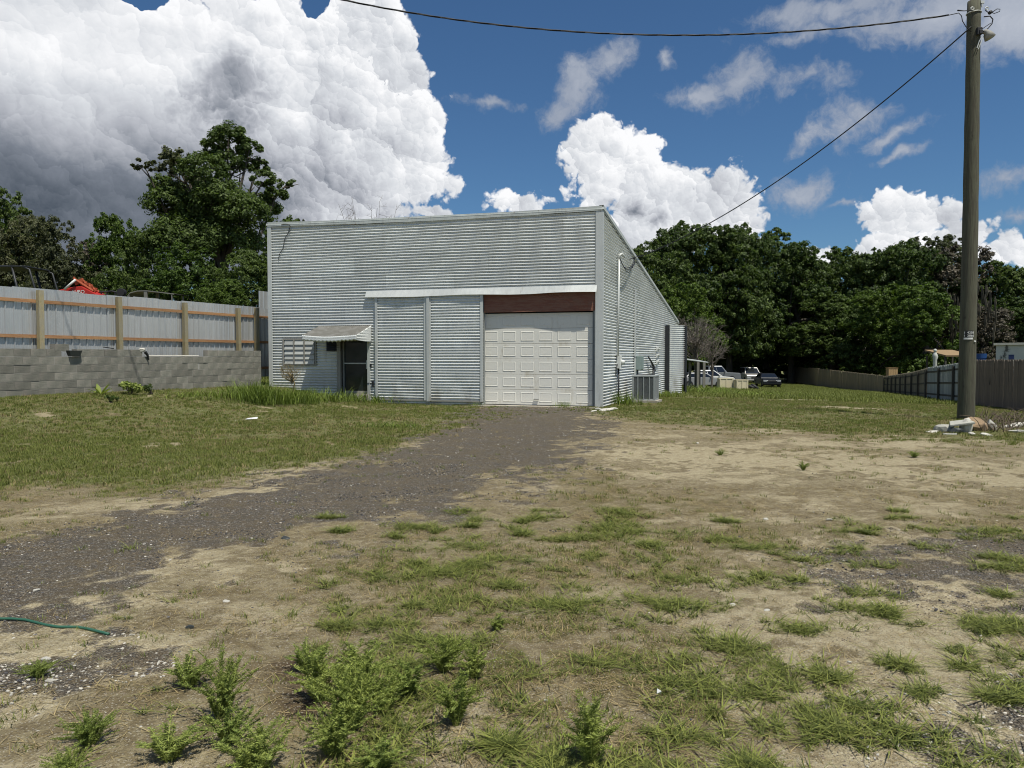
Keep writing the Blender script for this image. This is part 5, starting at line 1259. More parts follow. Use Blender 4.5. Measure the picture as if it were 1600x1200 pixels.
def trunk_mesh(name, H, r0, tips, seed, mt=None, extra=3):
    r = random.Random(seed); m = M(); top = H * .55
    pts = [(0, 0, -.4)] + [(r.uniform(-.12, .12) * i, r.uniform(-.12, .12) * i, top * i / 5) for i in range(1, 6)]
    m.tube(pts, [r0 * 1.3] + [r0 * (1 - .13 * i) for i in range(1, 6)], 8)
    for t_ in tips:
        i = r.randint(2, 5); s_ = Vector(pts[i]); e = Vector(t_); mid = s_.lerp(e, .5) + Vector((r.uniform(-.4, .4), r.uniform(-.4, .4), r.uniform(-.2, .7)))
        m.tube([s_, s_.lerp(mid, .6) + Vector((0, 0, .1)), mid, e], [r0 * .45, r0 * .36, r0 * .25, r0 * .08], 5)
        for _ in range(extra):
            q = s_.lerp(e, r.uniform(.45, .95)); m.tube([q, q + Vector((r.uniform(-1, 1), r.uniform(-1, 1), r.uniform(-.2, .9)))], [r0 * .12, r0 * .03], 4)
    return m.mesh(name, mt or m_bark)
def make_crown(seed, R=7., H=15., nl=26, n=15000, leaf=.42, low=.10, mt=None):
    r = random.Random(seed); cs, rs = [], []
    for i in range(nl):
        th = r.uniform(0, 2 * math.pi); h = r.random(); rr = R * .78 * math.sqrt(max(.03, 1 - max(0., (h - .30) / .72) ** 2)) * (.62 + .38 * min(1, h / .3)) * math.sqrt(r.uniform(.08, 1))
        z = H * (low + .06 + (.80 - low) * h); cs.append((rr * math.cos(th), rr * math.sin(th), z)); rs.append(r.uniform(.20, .34) * R * (1.1 - .25 * h))
    for i in range(4): cs.append((r.uniform(-.3, .3) * R, r.uniform(-.3, .3) * R, H * r.uniform(.35, .7))); rs.append(R * .4)
    V, Q = leaves(cs, rs, n, leaf, seed)
    k_ = H / V[:, 2].max(); V[:, 2] *= k_
    return np_mesh('crown', V, Q, mt or m_leaf), trunk_mesh('trunk', H, R * .055, cs[:9], seed)
variants = [make_crown(1, 7, 15, 44, 58000, .225), make_crown(2, 6, 15, 38, 54000, .22), make_crown(3, 8, 14, 50, 60000, .235), make_crown(4, 6, 13, 34, 46000, .22)]
vR = [7, 6, 8, 6]; vH = [15, 15, 14, 13]
def set_mat(o, mt): o.material_slots[0].link = 'OBJECT'; o.material_slots[0].material = mt
def tree(px, topy, Y, wpx, label, v=None, mt=None, group='trees behind the lot on the right', name='oak_tree', cat='tree', wk=1.75):
    x, y = xy(px, Y); z = gz(x, y); H = at(px, topy, Y).z - z; R = wpx * wk / 2 / F * Y
    v = random.randrange(4) if v is None else v
    T = thing(name, (x, y, z), label, cat, group); s_ = (R / vR[v] * 1.12, R / vR[v] * 1.12, H / vH[v]); rz_ = random.uniform(0, 6.28)
    c_ = link('crown', variants[v][0], T, rot=(0, 0, rz_), scale=s_); t_ = link('trunk', variants[v][1], T, rot=(0, 0, rz_), scale=s_)
    if mt: set_mat(c_, mt)
    return T
RT = [(1012, 376, 78, 86, 'dark oak just above the shed roof slope', 0, None), (1048, 352, 86, 90, 'tall oak with a wispy top right of the shed', 1, None), (1092, 340, 90, 110, 'tallest dark oak, left of where the service wire crosses the treetops', 0, None),
      (1140, 344, 91, 96, 'dark rounded oak where the service wire meets the treetops', 2, None), (1200, 356, 100, 104, 'broad dark oak above the silver vehicle', 1, None), (1238, 376, 93, 90, 'dark oak with a sloping right shoulder above the black sedan', 3, None),
      (1268, 402, 104, 70, 'low dark tree in the dip of the treeline', 2, None), (1306, 382, 97, 84, 'oak with an uneven tuft on top right of the dip in the treeline', 1, None), (1345, 386, 92, 84, 'dark oak above the far bend of the tan fence', 0, None),
      (1392, 370, 90, 108, 'broad oak above the wooden crate', 2, None), (1446, 366, 93, 104, 'wide flat topped oak left of the utility pole', 0, m_leaf3), (1494, 380, 89, 84, 'brownish oak directly behind the utility pole', 3, m_leaf4),
      (1546, 404, 88, 84, 'dark tree just right of the utility pole', 1, None), (1592, 410, 86, 90, 'dark tree above the white outbuilding at the right edge', 0, None), (1660, 395, 84, 100, 'dark tree at the far right edge of the view', 2, None),
      (1065, 440, 66, 70, 'low bright tree behind the rear corner of the shed', 3, m_leaf2), (1110, 452, 98, 84, 'mid height dark tree above the lean-to', 2, None), (1172, 448, 99, 96, 'lighter green tree above the grey pickup', 0, m_leaf2),
      (1235, 470, 99, 90, 'low dark tree above the black sedan', 3, None), (1300, 455, 86, 90, 'dark tree over the far end of the tan fence', 1, None), (1350, 470, 82, 76, 'low tree behind the tan fence bend', 2, None),
      (1404, 440, 76, 96, 'green tree bulging over the dark rail fence', 0, m_leaf2), (1455, 452, 70, 76, 'bright green tree beside the utility pole on its left', 3, m_leaf2), (1530, 470, 72, 76, 'grey mossy tree to the right of the pole, behind the outbuilding', 2, m_leaf4), (1585, 460, 80, 84, 'shadowed tree behind the white outbuilding', 1, None)]
for (px, ty, Y, w_, lb, v, mt) in RT: tree(px, ty, Y, w_, lb, v, mt)
# ---- left group: finer leaves, nearer
small = [make_crown(11, 5, 11, 34, 52000, .145, .03), make_crown(12, 4.5, 10, 30, 48000, .145, .03)]
def ltree(px, topy, Y, wpx, label, v, mt=None):
    global variants, vR, vH
    sv = (variants, vR, vH); variants, vR, vH = small, [5, 4.5], [11, 10]
    T = tree(px, topy, Y, wpx, label, v, mt, group='trees beyond the metal fence', name='tree', wk=1.6); variants, vR, vH = sv; return T
LT_ = [(-60, 300, 46, 120, 'dark tree cut by the left edge of the view', 0, None), (22, 294, 58, 100, 'dark tree peak rising at the far left behind the others', 1, None), (40, 330, 45, 120, 'dull green tree above the utility vehicle', 0, m_leaf3), (92, 338, 43, 90, 'dull leafy tree above the red machine', 1, m_leaf3),
       (186, 330, 46, 92, 'green rounded tree above the metal fence, left of the tallest tree', 0, m_leaf2), (240, 352, 41, 90, 'bushy tree in front of the tallest tree on its left', 1, None), (385, 385, 37, 110, 'dark tree tucked against the left wall of the shed', 0, None),
       (300, 378, 38, 110, 'low bushy green tree above the second fence stretch', 1, m_leaf2), (350, 432, 33, 80, 'low bright shrub tree just over the metal fence', 0, m_leaf2), (440, 334, 48, 84, 'tree whose leafy tips show over the left end of the shed roof', 1, m_leaf2),
       (140, 372, 48, 84, 'grey brown thinning tree in the gap above the red machine', 1, m_leaf4), (478, 342, 56, 60, 'tree top just peeping over the shed parapet', 0, m_leaf3)]
for a_ in LT_: ltree(*a_)
# tallest tree, lobes set one by one
YT = 43.
lob = [(352, 213, 30), (328, 226, 24), (378, 226, 24), (388, 250, 20), (350, 250, 34), (310, 240, 18), (340, 285, 38), (412, 285, 24), (432, 278, 16), (425, 305, 22), (395, 318, 32), (360, 325, 44), (320, 340, 46),
       (280, 330, 40), (265, 305, 32), (250, 290, 22), (400, 350, 42), (300, 390, 60), (360, 390, 60), (262, 350, 40)]
thin = [(262, 262, 30), (290, 262, 28), (300, 285, 26), (248, 275, 22), (280, 245, 16)]
bx, by = xy(345, YT); bz = gz(bx, by); TT = thing('tall_tree', (bx, by, bz), 'tallest dark tree on the left with an open upper crown against the storm cloud', 'tree', 'trees beyond the metal fence')
rr = random.Random(5)
def lb3(L_): return [(Vector(at(p, q, YT)) + Vector((0, rr.uniform(-2, 2), 0)) - Vector((bx, by, bz))) for p, q, _ in L_], [r_ * .90 / F * YT for _, _, r_ in L_]
cs, rs = lb3(lob); V, Q = leaves([tuple(c_) for c_ in cs], rs, 70000, .145, 21, flat=.9, clump=.24); link('crown', np_mesh('crown', V, Q, m_leaf), TT)
cs2, rs2 = lb3(thin); V, Q = leaves([tuple(c_) for c_ in cs2], rs2, 4200, .16, 22, flat=.9, clump=.20, shell=.2); o = link('thin_crown', np_mesh('crown', V, Q, m_leaf3), TT); o['label'] = 'thin light green part of the crown'
H_ = 14; link('trunk', trunk_mesh('trunk', H_, .42, [tuple(c_) for c_ in (cs[:10] + cs2)], 9, extra=9), TT)
# bare tree tops over the roof
def bare(px, topy, Y, label, h_, spread_, n=26, name='bare_tree', r0=.09, dens=5, mt=None, base=None):
    x, y = xy(px, Y); z = gz(x, y); H = at(px, topy, Y).z - z; T = thing(name, (x, y, z), label, 'tree' if name != 'dead_shrub' else 'shrub'); r = random.Random(int(px))
    m = M(); m.tube([(0, 0, -.2), (.1, 0, H * .35), (0, .1, H * .62)], [r0 * 1.6, r0 * 1.2, r0], 7); tb = m.build('trunk', mt or m_twig, T, local=True)
    m = M()
    for i in range(n):
        th = r.uniform(0, 6.28); s_ = Vector((0, .05, H * r.uniform(.3, .62))); e = Vector((math.cos(th) * spread_ * r.uniform(.3, 1), math.sin(th) * spread_ * r.uniform(.3, 1), H * r.uniform(.62, 1.0)))
        mid = s_.lerp(e, .5) + Vector((r.uniform(-.2, .2), r.uniform(-.2, .2), -.1 * H * .3)); m.tube([s_, mid, e], [r0 * .5, r0 * .3, r0 * .1], 4, cap=False)
        for _ in range(dens):
            q = mid.lerp(e, r.uniform(0, 1)); e2 = q + Vector((r.uniform(-1, 1), r.uniform(-1, 1), r.uniform(-.3, 1))) * spread_ * .28; m.tube([q, e2], [r0 * .16, r0 * .05], 3, cap=False)
            for _ in range(2): m.tube([q.lerp(e2, .6), q.lerp(e2, .6) + Vector((r.uniform(-1, 1), r.uniform(-1, 1), r.uniform(-.3, 1))) * spread_ * .14], [r0 * .08, r0 * .03], 3, cap=False)
    m.build('branches', mt or m_twig, T, local=True); return T
bare(580, 314, 46, 'bare twiggy tree top showing over the middle of the shed roof', 0, 2.2, 60, r0=.07, dens=6)
bare(520, 330, 48, 'small bare tree top barely over the left part of the shed roof', 0, 1.8, 40, r0=.05)
bare(1088, 492, 58, 'grey leafless brushy tree behind the lean-to', 0, 2.4, 60, dens=8, r0=.08)
bare(1112, 520, 60, 'lower grey leafless bush right of the brushy tree', 0, 1.8, 40, dens=8, r0=.06)
# ---- far woods and undergrowth: masses nobody could count
def band(name, px0, px1, Y, h, n, leaf, seed, label, dY=10, zbase=0.):
    r = np.random.default_rng(seed); nb_ = 60; cs, rs = [], []
    for i in range(nb_):
        u = px0 + (px1 - px0) * (i + r.random()) / nb_; x, y = xy(u, Y + r.uniform(0, dY)); hh = h * r.uniform(.25, .85); cs.append((x, y, gz(x, y) + hh * r.uniform(.2, 1))); rs.append(h * r.uniform(.22, .36))
    V, Q = leaves(cs, rs, n, leaf, seed); tag(link(name, np_mesh(name, V, Q, m_leaf)), label, kind='stuff')
band('far_wood', 960, 1720, 112, 14, 34000, .8, 41, 'dark distant wood behind the oaks on the right')
band('far_wood', -160, 700, 66, 9, 30000, .5, 42, 'dark wood beyond the trees on the left')
band('undergrowth', 1020, 1290, 106, 6.5, 26000, .45, 46, 'shaded thicket behind the parked vehicles', dY=8)
band('undergrowth', 1140, 1480, 98, 4.5, 16000, .45, 43, 'shaded undergrowth below the oaks')
band('undergrowth', -80, 430, 36, 4.0, 16000, .24, 44, 'undergrowth behind the metal fence', dY=6)
# spanish moss hanging in the grey tree by the pole
r_ = random.Random(8); m = M()
for i in range(90):
    px = r_.uniform(1478, 1560); py = r_.uniform(440, 520); p = at(px, py, 70 + r_.uniform(-2, 2)); L_ = r_.uniform(.5, 2.0); m.tube([p, p + Vector((.05, 0, -L_ * .5)), p + Vector((0, 0, -L_))], [.05, .12, .02], 4, cap=False)
tag(m.build('hanging_moss', m_leaf4), 'grey moss hanging below the trees by the pole', kind='stuff')

# ------------------------------------------------------------------ grass, weeds, gravel
m_grass = foliage('green_grass', (.080, .108, .020), (.19, .205, .05), .6, .2, 1.5)
m_grassd = foliage('dry_grass', (.15, .115, .055), (.30, .235, .12), .8, .1, 1.5)
m_grasst = foliage('tall_grass', (.085, .135, .022), (.20, .25, .05), .6, .25, 1.)
m_weed = foliage('weed_leaves', (.12, .175, .036), (.31, .35, .09), .6, .25, 3.)
def tuft(name, seed, n, h0, h1, lean, rad, w, mt, segs=2, flat=1.):
    r = random.Random(seed); vs, fs = [], []
    for i in range(n):
        th = r.uniform(0, 6.28); d = Vector((math.cos(th), math.sin(th), 0)); s_ = Vector((-d.y, d.x, 0)); b0_ = Vector((r.gauss(0, rad), r.gauss(0, rad), -.005)); h = r.uniform(h0, h1); ln = r.uniform(.3, 1.) * lean; ww = w * r.uniform(.7, 1.3)
        k0 = len(vs)
        for j in range(segs + 1):
            t_ = j / segs; p = b0_ + d * (ln * h * t_ ** 1.5) + Vector((0, 0, h * flat * (t_ - .25 * lean * t_ * t_ * .5))); q = ww * (1 - t_) ** .6 if j < segs else ww * .12
            vs += [p - s_ * q / 2, p + s_ * q / 2]
        for j in range(segs): fs.append((k0 + 2 * j, k0 + 2 * j + 1, k0 + 2 * j + 3, k0 + 2 * j + 2))
    me = bpy.data.meshes.new(name); me.from_pydata([tuple(v) for v in vs], [], fs); me.materials.append(mt); me.update(); return me
def scatter(name, X, Y, S, me, label, seed, zoff=0.):
    Z = ground_z(X, Y) + zoff; r = np.random.default_rng(seed)
    pm_ = bpy.data.meshes.new(name); pm_.vertices.add(len(X)); pm_.vertices.foreach_set('co', np.stack([X, Y, Z], -1).astype(np.float32).ravel())
    a = pm_.attributes.new('scl', 'FLOAT', 'POINT'); a.data.foreach_set('value', S.astype(np.float32))
    a = pm_.attributes.new('rz', 'FLOAT', 'POINT'); a.data.foreach_set('value', (r.random(len(X)) * 6.283).astype(np.float32))
    src = bpy.data.objects.new(name + '_source', me)
    o = bpy.data.objects.new(name, pm_); C.objects.link(o); g = bpy.data.node_groups.new(name, 'GeometryNodeTree')
    g.interface.new_socket('Geometry', in_out='INPUT', socket_type='NodeSocketGeometry'); g.interface.new_socket('Geometry', in_out='OUTPUT', socket_type='NodeSocketGeometry')
    N = g.nodes; L_ = g.links; gi = N.new('NodeGroupInput'); go = N.new('NodeGroupOutput'); ip = N.new('GeometryNodeInstanceOnPoints'); oi = N.new('GeometryNodeObjectInfo'); oi.inputs['Object'].default_value = src; oi.inputs['As Instance'].default_value = True
    na = N.new('GeometryNodeInputNamedAttribute'); na.data_type = 'FLOAT'; na.inputs['Name'].default_value = 'scl'; nr = N.new('GeometryNodeInputNamedAttribute'); nr.data_type = 'FLOAT'; nr.inputs['Name'].default_value = 'rz'
    cx = N.new('ShaderNodeCombineXYZ'); L_.new(nr.outputs[0], cx.inputs[2]); L_.new(gi.outputs[0], ip.inputs['Points']); L_.new(oi.outputs['Geometry'], ip.inputs['Instance']); L_.new(cx.outputs[0], ip.inputs['Rotation']); L_.new(na.outputs[0], ip.inputs['Scale']); L_.new(ip.outputs[0], go.inputs[0])
    md = o.modifiers.new('scatter', 'NODES'); md.node_group = g
    return tag(o, label, kind='stuff')
def sample(n, y0, y1, seed, power=1., umax=.95):
    """points in the fan the camera sees (and a margin); uniform per square metre when power = 1"""
    r = np.random.default_rng(seed); t_ = r.random(n); Y = np.sqrt(y0 ** 2 + (y1 ** 2 - y0 ** 2) * t_) if power == 1. else y0 + (y1 - y0) * t_ ** power; X = (r.random(n) * 2 - 1) * Y * umax
    return X, Y, r.random(n), r
def clear_of_things(X, Y):
    ok = np.ones(X.shape, bool)
    # inside the building
    qx, qy = X - CX, Y - CY; a = qx * E1.x + qy * E1.y; bb = -(qx * N1.x + qy * N1.y); ok &= ~((bb > -.02) & (a > -.02 - .0 * bb) & (a < WID + 3)) | False
    a2 = qx * E2.x + qy * E2.y; out = qx * N2.x + qy * N2.y; inside = (out < .0) & (bb > 0) & (a < WID) & (a2 < DEP + 2); ok = ~inside
    d = (X - WL0.x) * NRF.x + (Y - WL0.y) * NRF.y; ok &= (d > .12) | (Y > 27) | (X > -8)
    return ok
def grassy(name, n, y0, y1, me, dens, smin, smax, label, seed, power=1.):
    X, Y, u, r = sample(n, y0, y1, seed, power); g_, gn, sd, vg, so_ = masks(X, Y); p = dens(X, Y, g_, gn, sd, vg); k_ = (u < p) & clear_of_things(X, Y)
    X, Y = X[k_], Y[k_]; S = (smin + (smax - smin) * r.random(len(X)) ** 1.5); return scatter(name, X, Y, S, me, label, seed)
t_short = tuft('short_grass', 1, 16, .025, .06, .9, .022, .0045, m_grass)
t_crab = tuft('crab_grass', 2, 24, .045, .115, 1.7, .022, .008, m_grass, 3, .55)
t_dry = tuft('dry_grass', 3, 14, .018, .055, 1.7, .03, .0036, m_grassd, 2, .35)
t_far = tuft('meadow_grass', 4, 22, .05, .11, .7, .07, .014, m_grass)
t_fard = tuft('meadow_dry_grass', 6, 16, .04, .10, .9, .07, .012, m_grassd)
cl = lambda X, Y, s_, a_, lo, hi: sstep(lo, hi, fbm(X * s_ + a_, Y * s_ + a_ * 2, 4, .6))
grassy('grass', 60000, 2.2, 6.5, t_short, lambda X, Y, g_, gn, sd, vg: vg * .16, .5, 1.2, 'short green grass in the near ground', 51)
grassy('grass', 34000, 2.2, 7.5, t_crab, lambda X, Y, g_, gn, sd, vg: (.01 * vg + .30 * vg * cl(X, Y, 3.2, 8, .54, .64)) * sstep(6.5, 3.6, Y), .4, 1.0, 'sprawling crab grass tufts in the near ground', 52)
grassy('dry_grass', 60000, 2.2, 9, t_dry, lambda X, Y, g_, gn, sd, vg: (1 - .85 * g_) * (.12 + .75 * vg) * (1 - .5 * sd), .6, 1.7, 'dry brown stems and thatch on the lot', 53)
grassy('grass', 60000, 6.5, 14, t_short, lambda X, Y, g_, gn, sd, vg: vg * (.16 + .5 * gn), .7, 1.3, 'short green grass in the middle of the lot', 54)
grassy('dry_grass', 50000, 9, 20, t_dry, lambda X, Y, g_, gn, sd, vg: vg * (1 - .6 * gn) * .8, 1.2, 2.4, 'dry grass in the middle of the lot', 55)
grassy('grass', 90000, 9, 30, t_far, lambda X, Y, g_, gn, sd, vg: gn * vg * (.35 + .9 * cl(X, Y, .5, 4, .40, .62)), .28, .75, 'mown green grass before the shed and the fences', 56)
grassy('dry_grass', 30000, 9, 30, t_fard, lambda X, Y, g_, gn, sd, vg: gn * vg * .38, .4, 1.0, 'yellowed grass before the shed and the fences', 57)
grassy('grass', 60000, 30, 85, t_far, lambda X, Y, g_, gn, sd, vg: gn * vg, .8, 2.2, 'grass on the far field', 58)
# separate tufts standing on the sand, right foreground
r_ = np.random.default_rng(77); cxs, cys = [], []
for i in range(150):
    y_ = 2.6 + 5.0 * r_.random() ** 1.2; x_ = y_ * (-.25 + .98 * r_.random()); k_ = int(r_.integers(5, 34)); sg = r_.uniform(.03, .10)
    cxs += list(x_ + r_.normal(size=k_) * sg * 1.3); cys += list(y_ + r_.normal(size=k_) * sg)
cxs, cys = np.array(cxs), np.array(cys)
scatter('grass', cxs, cys, .35 + .65 * r_.random(len(cxs)), t_crab, 'crab grass growing in separate tufts on the bare sand', 59)
# gravel
import bmesh
def peb(name, seed, mt): me_ = rock_mesh(name, mt, seed, 1., .8, .6, 1); return me_
m_pd = mat('dark_gravel', (.085, .08, .08), .9, 0, .3, 40, 0, objvar=.5); m_pw = mat('pale_gravel', (.46, .43, .37), .9, 0, .2, 40, 0, objvar=.25); m_pt = mat('tan_gravel', (.26, .21, .15), .9, 0, .3, 40, 0, objvar=.35)
def pebs(n, y0, y1, mt, dens, s0, s1, label, seed):
    X, Y, u, r = sample(n, y0, y1, seed); g_, gn, sd, vg, so_ = masks(X, Y); k_ = (u < dens(g_, gn, sd, vg)) & clear_of_things(X, Y); X, Y = X[k_], Y[k_]; S = s0 + (s1 - s0) * r.random(len(X)) ** 3; scatter('gravel', X, Y, S, peb('pebble', seed, mt), label, seed)
pebs(60000, 2.2, 11, m_pd, lambda g_, gn, sd, vg: .03 + .95 * g_, .004, .016, 'dark crushed gravel of the track', 61)
pebs(26000, 2.2, 11, m_pw, lambda g_, gn, sd, vg: .03 + .45 * g_, .004, .015, 'pale stones in the gravel', 62)
pebs(90000, 2.2, 8, m_pt, lambda g_, gn, sd, vg: .22 + .5 * sd, .003, .009, 'small tan pebbles and grit', 63)
pebs(7000, 2.4, 4.2, m_pw, lambda g_, gn, sd, vg: .9 * g_, .006, .017, 'pale stones lying thick in the near gravel patches', 65)
pebs(9000, 11, 23, m_pw, lambda g_, gn, sd, vg: .02 + .5 * g_, .008, .022, 'pale stones far along the track', 64)
# single stones that catch the eye
for (px, py, s_, mt, lb) in ((297, 981, .022, m_tub, 'black lump of asphalt left of the middle foreground'), (446, 842, .035, m_tub, 'black lump of asphalt at the edge of the gravel track'), (72, 1031, .022, m_whiterock, 'white stone at the lower left by the gravel'), (78, 1065, .020, m_whiterock, 'white stone below the one at the lower left'),
                             (57, 924, .022, m_whiterock, 'white stone on the left part of the gravel track'), (1197, 812, .025, m_whiterock, 'white stone alone in the dry grass on the right'), (1295, 813, .03, m_whiterock, 'white stone at the left of the right gravel patch'), (1090, 693, .03, m_whiterock, 'white speck of stone far in the sand'), (354, 941, .022, m_whiterock, 'flat white stone in the dry grass left of centre'), (1145, 946, .02, m_whiterock, 'white stone in the right foreground sand'), (1198, 955, .018, m_whiterock, 'small white stone right of its neighbour in the foreground sand')):
    rock('stone', px, py, s_, mt, lb, 'stone', sx=1.3, sy=1., sz=.6, sub=2)
for (px, py, lb) in ((393, 657, 'scrap of white litter on the grass before the sliding doors'), (1030, 1093, 'pale folded leaf litter in the foreground')):
    p = gpt(px, py); k_ = (p.y / 22 if p.y > 9 else .06); m = M(); m.quad((p.x - .18 * k_, p.y - .05 * k_, p.z + .03), (p.x + .18 * k_, p.y - .02 * k_, p.z + .04), (p.x + .15 * k_, p.y + .12 * k_, p.z + .07 * k_ + .02), (p.x - .14 * k_, p.y + .1 * k_, p.z + .05)); o = m.build('litter', m_white); s_ = o.modifiers.new('t', 'SOLIDIFY'); s_.thickness = .004; tag(o, lb, 'litter')
# green hose at the left edge
m_hose = mat('green_hose', (.03, .11, .07), .5, 0, .1, 5, 0); pts = []
for i in range(30):
    px = -120 + 290 * i / 29; py = 968 + (px + 0) * .14 + 2 * math.sin(i * .7); q = gpt(px, py); pts.append(q + Vector((0, 0, .010)))
m = M(); m.tube(pts, .0085, 6); tag(m.build('garden_hose', m_hose, smooth=True), 'thin green hose lying on the ground at the left edge', 'hose')

# ---- weeds: feathery upright plants in the foreground, each a thing
def weed_proto(seed, n, h, spread_, leaf=.012, w=.0032, mt=None, per=130):
    r = random.Random(seed); st = M(); vs, fs = [], []
    for i in range(n):
        th = r.uniform(0, 6.28); rad = r.random() ** .6 * spread_; top = Vector((math.cos(th) * rad, math.sin(th) * rad, h * r.uniform(.5, 1.) * (1 - .35 * rad / spread_))); b0_ = top * .12; b0_.z = -.01
        bw_ = Vector((r.gauss(0, .025), r.gauss(0, .025), 0)); top = top + bw_; mid = b0_.lerp(top, .5) + Vector((top.x * -.15, top.y * -.15, .1 * h)) - bw_ * .6; st.tube([b0_, mid, top], [.0020, .0015, .0006], 4, cap=False)
        for j in range(per):
            t_ = .12 + .88 * r.random() ** .8; p = (b0_.lerp(mid, t_ * 2) if t_ < .5 else mid.lerp(top, t_ * 2 - 1)); a_ = r.uniform(0, 6.28); L_ = leaf * r.uniform(.7, 1.6) * (1.25 - .6 * t_)
            d = Vector((math.cos(a_), math.sin(a_), r.uniform(.2, 1.1))).normalized(); s_ = d.cross(Vector((r.uniform(-1, 1), r.uniform(-1, 1), .3))).normalized() * w * r.uniform(.7, 1.3); k0 = len(vs); q = p + d * L_ * .25
            vs += [p, q + s_ * .5 + d * L_ * .25, p + d * L_ * 1.3, q - s_ * .5 + d * L_ * .25]; fs.append((k0, k0 + 1, k0 + 2, k0 + 3))
    me = bpy.data.meshes.new('foliage'); me.from_pydata([tuple(v) for v in vs], [], fs); me.materials.append(mt or m_weed); me.update()
    return me, st.mesh('stems', mt or m_weed)
wp = [weed_proto(1, 46, .30, .15), weed_proto(2, 26, .26, .10), weed_proto(3, 56, .22, .17), weed_proto(4, 34, .34, .13, .015), weed_proto(5, 30, .26, .15, .010), weed_proto(6, 40, .30, .14, .014)]
def weed(px, py, hpx, wpx, v, label):
    hpx *= 1.12; wpx *= 1.25; p = gpt(px, py); h = hpx / F * p.y; hh = (.30, .26, .22, .34, .26, .30)[v]; ww = (.15, .10, .17, .13, .15, .14)[v]; s_ = (wpx / 2 / F * p.y / ww, wpx / 2 / F * p.y / ww, h / hh)
    T = thing('weed', p, label, 'weed', 'feathery green weeds in the foreground'); rz_ = random.uniform(0, 6.28); link('foliage', wp[v][0], T, rot=(0, 0, rz_), scale=s_); link('stems', wp[v][1], T, rot=(0, 0, rz_), scale=s_)
for a_ in ((140, 1165, 56, 80, 2, 'low green weed alone near the lower left corner'), (60, 1058, 26, 50, 2, 'small weed above the lower left corner'), (345, 1120, 110, 90, 0, 'upright weed left of the bare brown soil'), (362, 1160, 70, 110, 4, 'wide low weed left of the bare soil, nearest the viewer'), (295, 1075, 56, 70, 1, 'smaller weed behind the one left of the bare soil'),
           (500, 1095, 95, 90, 3, 'weed at the right edge of the bare brown soil'), (560, 1085, 90, 110, 5, 'back middle weed of the large cluster right of the bare soil'), (545, 1140, 110, 130, 2, 'front weed of the large cluster right of the bare soil'), (600, 1110, 80, 90, 4, 'right hand weed of the large cluster right of the bare soil'), (520, 1180, 90, 100, 0, 'lowest weed of the large cluster right of the bare soil'),
           (400, 1215, 95, 120, 5, 'weed cut by the bottom edge left of centre'), (265, 1190, 62, 90, 1, 'thin weed near the bottom between the lower left weed and the bare soil'), (695, 1050, 62, 76, 2, 'low weed behind and right of the large cluster'), (712, 1130, 96, 70, 1, 'slim weed standing alone right of the large cluster'), (742, 1060, 60, 60, 3, 'slim weed just right of the low weed behind the cluster'),
           (925, 1195, 120, 100, 3, 'feathery weed at the bottom edge right of centre'), (640, 1085, 60, 70, 1, 'sparse weed between the large cluster and the slim weed'), (480, 1050, 50, 60, 1, 'small weed behind the large cluster'), (776, 985, 30, 36, 1, 'thin weed in the middle of the foreground grass'),
           (590, 1205, 60, 80, 1, 'small weed at the bottom edge below the large cluster'), (105, 1220, 50, 80, 2, 'weed cut by the bottom edge at the left'), (1125, 712, 12, 20, 4, 'small weed tuft at the far edge of the sand'), (1428, 715, 11, 20, 5, 'small green tuft in the sand on the right'), (1255, 735, 16, 18, 1, 'tiny upright weed in the sand')):
    weed(*a_)
